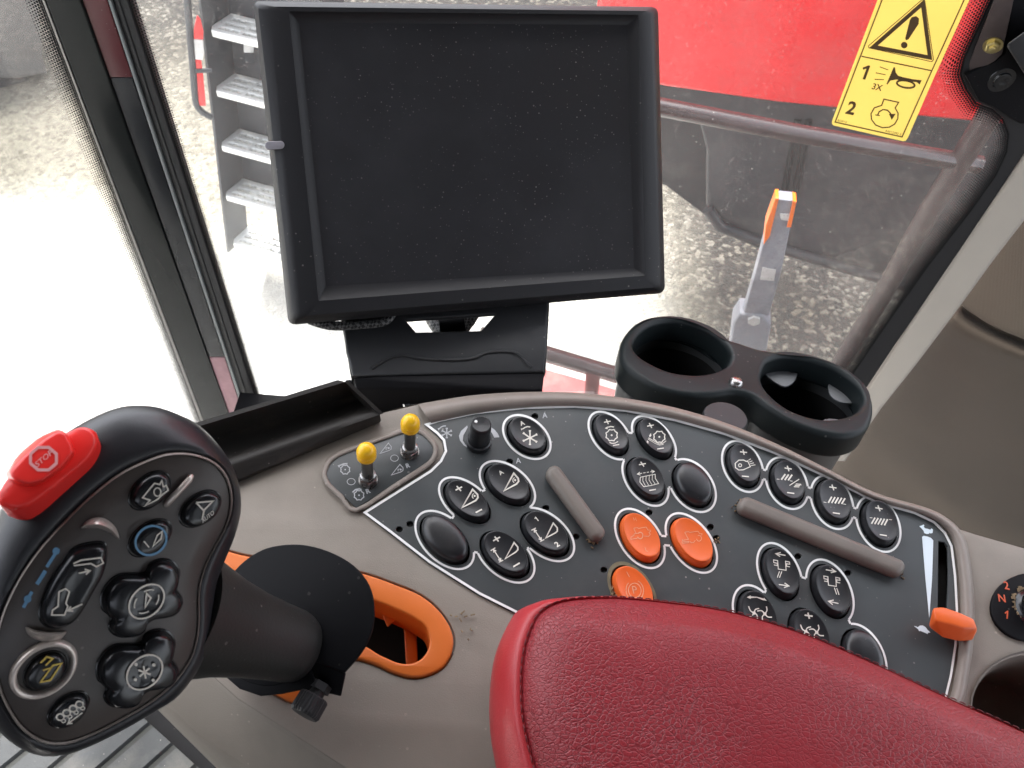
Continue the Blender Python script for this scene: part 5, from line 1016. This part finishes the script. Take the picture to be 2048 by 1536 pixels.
# reflector frame beside the ladder
rf = thing('reflector_frame', Vector((p4.x-.3, p4.y, .8)), 'black tube frame holding a red and white reflector strip beside the ladder', 'reflector')
RP = Plane(LV.hit((400, 200))+LN*.02, LN, Vector((1, 0, 0)))
pts = smooth_loop(zp(ZL, [(25, -200), (42, 0), (60, 230), (76, 430), (84, 540), (96, 600), (130, 640), (180, 668)]), 5, False)
b = MB(); b.add(*tube([RP.hit(p) for p in pts], .013, 12)); b.build('tube_frame', 'ladder', rf, smooth=60)
b = MB(); b.add(*tube([RP.hit(p, .004) for p in zp(ZL, [(62, 405), (180, 400)])], .009, 10)); b.build('crossbar', 'ladder', rf)
for P, m_n, nm_ in (([(100, 90), (118, 110), (134, 180), (132, 226), (78, 222), (80, 170)], 'lens_red', 'red_reflector'), ([(78, 224), (132, 228), (138, 306), (130, 342), (88, 338)], 'lens_white', 'white_reflector'), ([(88, 342), (122, 345), (128, 390), (94, 392)], 'lens_red', 'red_reflector'), ([(95, 412), (132, 415), (148, 604), (108, 602)], 'lens_red', 'red_reflector')):
    b = MB(); b.add(*pxprism(RP, zp(ZL, P), -.004, .006, .002)); b.build(nm_, m_n, rf)
# the machine's own bodywork to the right
BD = Plane(Vector((.8, 2.25, 1)), Vector((-.10, -1, 0)), Vector((1, 0, 0)))
hb = thing('harvester_body', BD.hit((1640, 500)), 'glossy red harvester bodywork above black skirt, outside the windscreen', 'machine body')
lowe = [BD.uv(p, 0) for p in ((1180, 140), (1330, 176), (1560, 208), (1800, 232), (2010, 252), (2250, 275), (2500, 300))]; tz_ = 3.7-BD.o.z
b = MB(); b.add(*prism(BD, [[(lowe[0][0]-.06, tz_)]+lowe+[(lowe[-1][0]+.3, tz_)]], -.30, 0, .018, 4)); b.build('red_panel', 'redbody', hb, smooth=50)
b = MB(); b.add(*pxprism(BD, [(1180, 130), (1330, 165), (1560, 200), (2010, 245), (2250, 270), (2200, 700), (1900, 592), (1762, 552), (1600, 505), (1500, 478), (1430, 448), (1412, 412), (1412, 300), (1400, 250), (1180, 160)], -.26, -.05, .012, res=4)); b.build('skirt', 'skirt', hb, smooth=50)
b = MB(); b.add(*pxprism(BD, [(1180, 150), (1410, 200), (1420, 440), (1330, 372), (1180, 330)], -.5, -.30, .01)); b.build('shaded_underside', 'skirt', hb)  # dark sheet standing for the machine's underside and the shade there
b = MB(); b.add(*tube([BD.hit(p, -.045) for p in ((1415, 418), (1440, 452), (1520, 484), (1762, 556), (1990, 625))], .022, 10)); b.build('skirt_lip', 'skirt', hb, smooth=60)
for dx in (0, 22):
    b = MB(); b.add(*tube([BD.hit(p, -.045) for p in ((1596+dx, 240), (1584+dx, 300), (1566+dx, 400))], .012, 8)); b.build('hose', 'matte', hb, smooth=60)
# handrail in front of it
HRP = Plane(Vector((.5, 1.62, 1.5)), Vector((-.05, -1, 0)), Vector((1, 0, 0)))
hd = thing('handrail', HRP.hit((1650, 780)), 'dark red brown tube handrail outside the windscreen, post and rail welded', 'handrail')
b = MB(); b.add(*tube([HRP.hit(p) for p in ((1150, 182), (1330, 216), (1600, 268), (1890, 318), (1960, 330))], .021, 18)); b.build('rail', 'rail', hd, smooth=60)
b = MB(); b.add(*tube([HRP.hit(p) for p in ((2075, 60), (1975, 235), (1860, 420), (1765, 590), (1665, 752), (1560, 930))], .026, 18)); b.build('post', mat('matt_red_brown_tube', (.030, .014, .015), .42, var=.3, vscale=8, specks=.4, sscale=90, spec=.35), hd, smooth=60)
# marker arm
MA = Plane(Vector((.5, 1.30, 1.6)), Vector((-.1, -1, 0)), Vector((1, 0, 0)))
mk = thing('marker_arm', MA.hit((1500, 690)), 'blue grey marker arm with orange reflective edges behind the cup holder', 'marker arm')
b = MB(); b.add(*pxprism(MA, [(1551, 398), (1590, 402), (1578, 470), (1562, 545), (1538, 632), (1487, 628), (1508, 555), (1528, 480)], -.030, 0, .003)); b.build('bar', 'bluegrey', mk)
b = MB(); b.add(*pxprism(MA, [(1551, 397), (1558, 397), (1540, 472), (1527, 490), (1532, 450)], -.026, .004, .001)); b.build('reflector', 'amber', mk)
b = MB(); b.add(*pxprism(MA, [(1586, 402), (1593, 404), (1582, 455), (1574, 455)], -.026, .004, .001)); b.build('reflector', 'amber', mk)
b = MB(); b.add(*pxprism(MA, [(1480, 628), (1528, 632), (1542, 652), (1530, 720), (1458, 712), (1466, 648)], -.05, .006, .006)); b.build('bracket', 'bluegrey', mk)
b = MB(); b.add(*lathe(MA.hit((1508, 640), .006), MA.n, [(.016, 0), (.015, .006), (.001, .008)], 6)); b.build('bolt', 'silver', mk)
b = MB(); b.add(*pxprism(MA, [(1560, 428), (1582, 428), (1580, 442), (1562, 440)], 0, .002, .0005)); b.build('label_plate', 'lens_white', mk); b = MB(); b.add(*pxprism(MA, [(1525, 535), (1552, 540), (1548, 562), (1520, 560)], 0, .002, .0005)); b.build('label_plate', 'lens_white', mk)
# red deck with low rail below the monitor
DZ = Plane(Vector((0, 0, 1.45)), Vector((0, 0, 1)), Vector((1, 0, 0)))
dk_ = thing('deck', DZ.hit((1160, 780)), 'faded red outside deck plate with low dark rail below the monitor', 'deck')
b = MB(); b.add(*pxprism(DZ, [(1000, 712), (1095, 738), (1180, 762), (1255, 785), (1420, 840), (1500, 1000), (1000, 900)], -.04, 0, .006)); b.build('deck_plate', mat('faded_red_paint', (.48, .12, .12), .55, var=.3, vscale=12, blotch=.6, blotch_col=(.60, .45, .40), blscale=14), dk_)
DR = Plane(DZ.hit((1180, 790))+Vector((0, -.04, 0)), Vector((0, -1, 0)), Vector((1, 0, 0)))
b = MB(); b.add(*tube([DR.hit(p) for p in ((960, 670), (1095, 709), (1250, 755), (1420, 805))], .018, 16)); b.build('rail', 'rail', dk_, smooth=60)
b = MB(); b.add(*tube([DR.hit(p) for p in ((1187, 738), (1182, 800), (1180, 840))], .016, 16)); b.build('rail_post', 'rail', dk_, smooth=60)
# low, wide dark grey block far off at the upper left
ip = GR.hit((40, 175)); IPL = Plane(ip, Vector((-ip.x, -ip.y, 0)), Vector((1, 0, 0)))
im = thing('grey_block', ip, 'dark grey low block far left beyond the side window', 'grey_block')
b = MB(); b.add(*pxprism(IPL, [(-260, -60), (70, -70), (88, 120), (96, 150), (40, 160), (-260, 150)], -1.6, 0, .03)); b.build('block_body', mat('dull_grey', (.17, .165, .16), .7, var=.4, vscale=2), im)
b = MB(); b.add(*tube([IPL.hit((60, 172), -.1)+Vector((0, 0, .04)), IPL.hit((-200, 185), -.1)+Vector((0, 0, .04))], .05, 10)); b.build('base_tube', 'skirt', im)
# ------------------------------------------------------------------ light
wld = bpy.data.worlds.new('World'); SC.world = wld; wld.use_nodes = True; N, L = wld.node_tree.nodes, wld.node_tree.links
sky = N.new('ShaderNodeTexSky'); sky.sky_type = 'NISHITA'; sky.sun_disc = False
sun_dir = Vector((-.15, .32, .93)).normalized()                # towards the sun
sky.sun_elevation = math.asin(sun_dir.z); sky.sun_rotation = math.atan2(sun_dir.x, sun_dir.y); sky.dust_density = 3.0; sky.air_density = .7; sky.ozone_density = .6
hs = N.new('ShaderNodeHueSaturation'); hs.inputs['Saturation'].default_value = .30; L.new(sky.outputs[0], hs.inputs['Color']); L.new(hs.outputs[0], N['Background'].inputs[0]); N['Background'].inputs[1].default_value = .08   # thin cloud: the blue is washed out
sl = bpy.data.lights.new('sun', 'SUN'); sl.energy = .5; sl.angle = math.radians(20); sl.color = (1, .96, .90); so_ = bpy.data.objects.new('sun', sl); COL.objects.link(so_)
so_.matrix_world = Matrix.Translation((0, 0, 20)) @ sun_dir.to_track_quat('Z', 'Y').to_matrix().to_4x4()
SC.view_settings.view_transform = 'Standard'; SC.view_settings.look = 'None'; SC.view_settings.exposure = 3.78; SC.view_settings.gamma = 1; SC.view_settings.use_curve_mapping = False
SC.cycles.use_denoising = True; SC.cycles.max_bounces = 10; SC.cycles.transparent_max_bounces = 24; SC.cycles.diffuse_bounces = 5; SC.cycles.glossy_bounces = 4
SC.cycles.caustics_reflective = False; SC.cycles.caustics_refractive = False
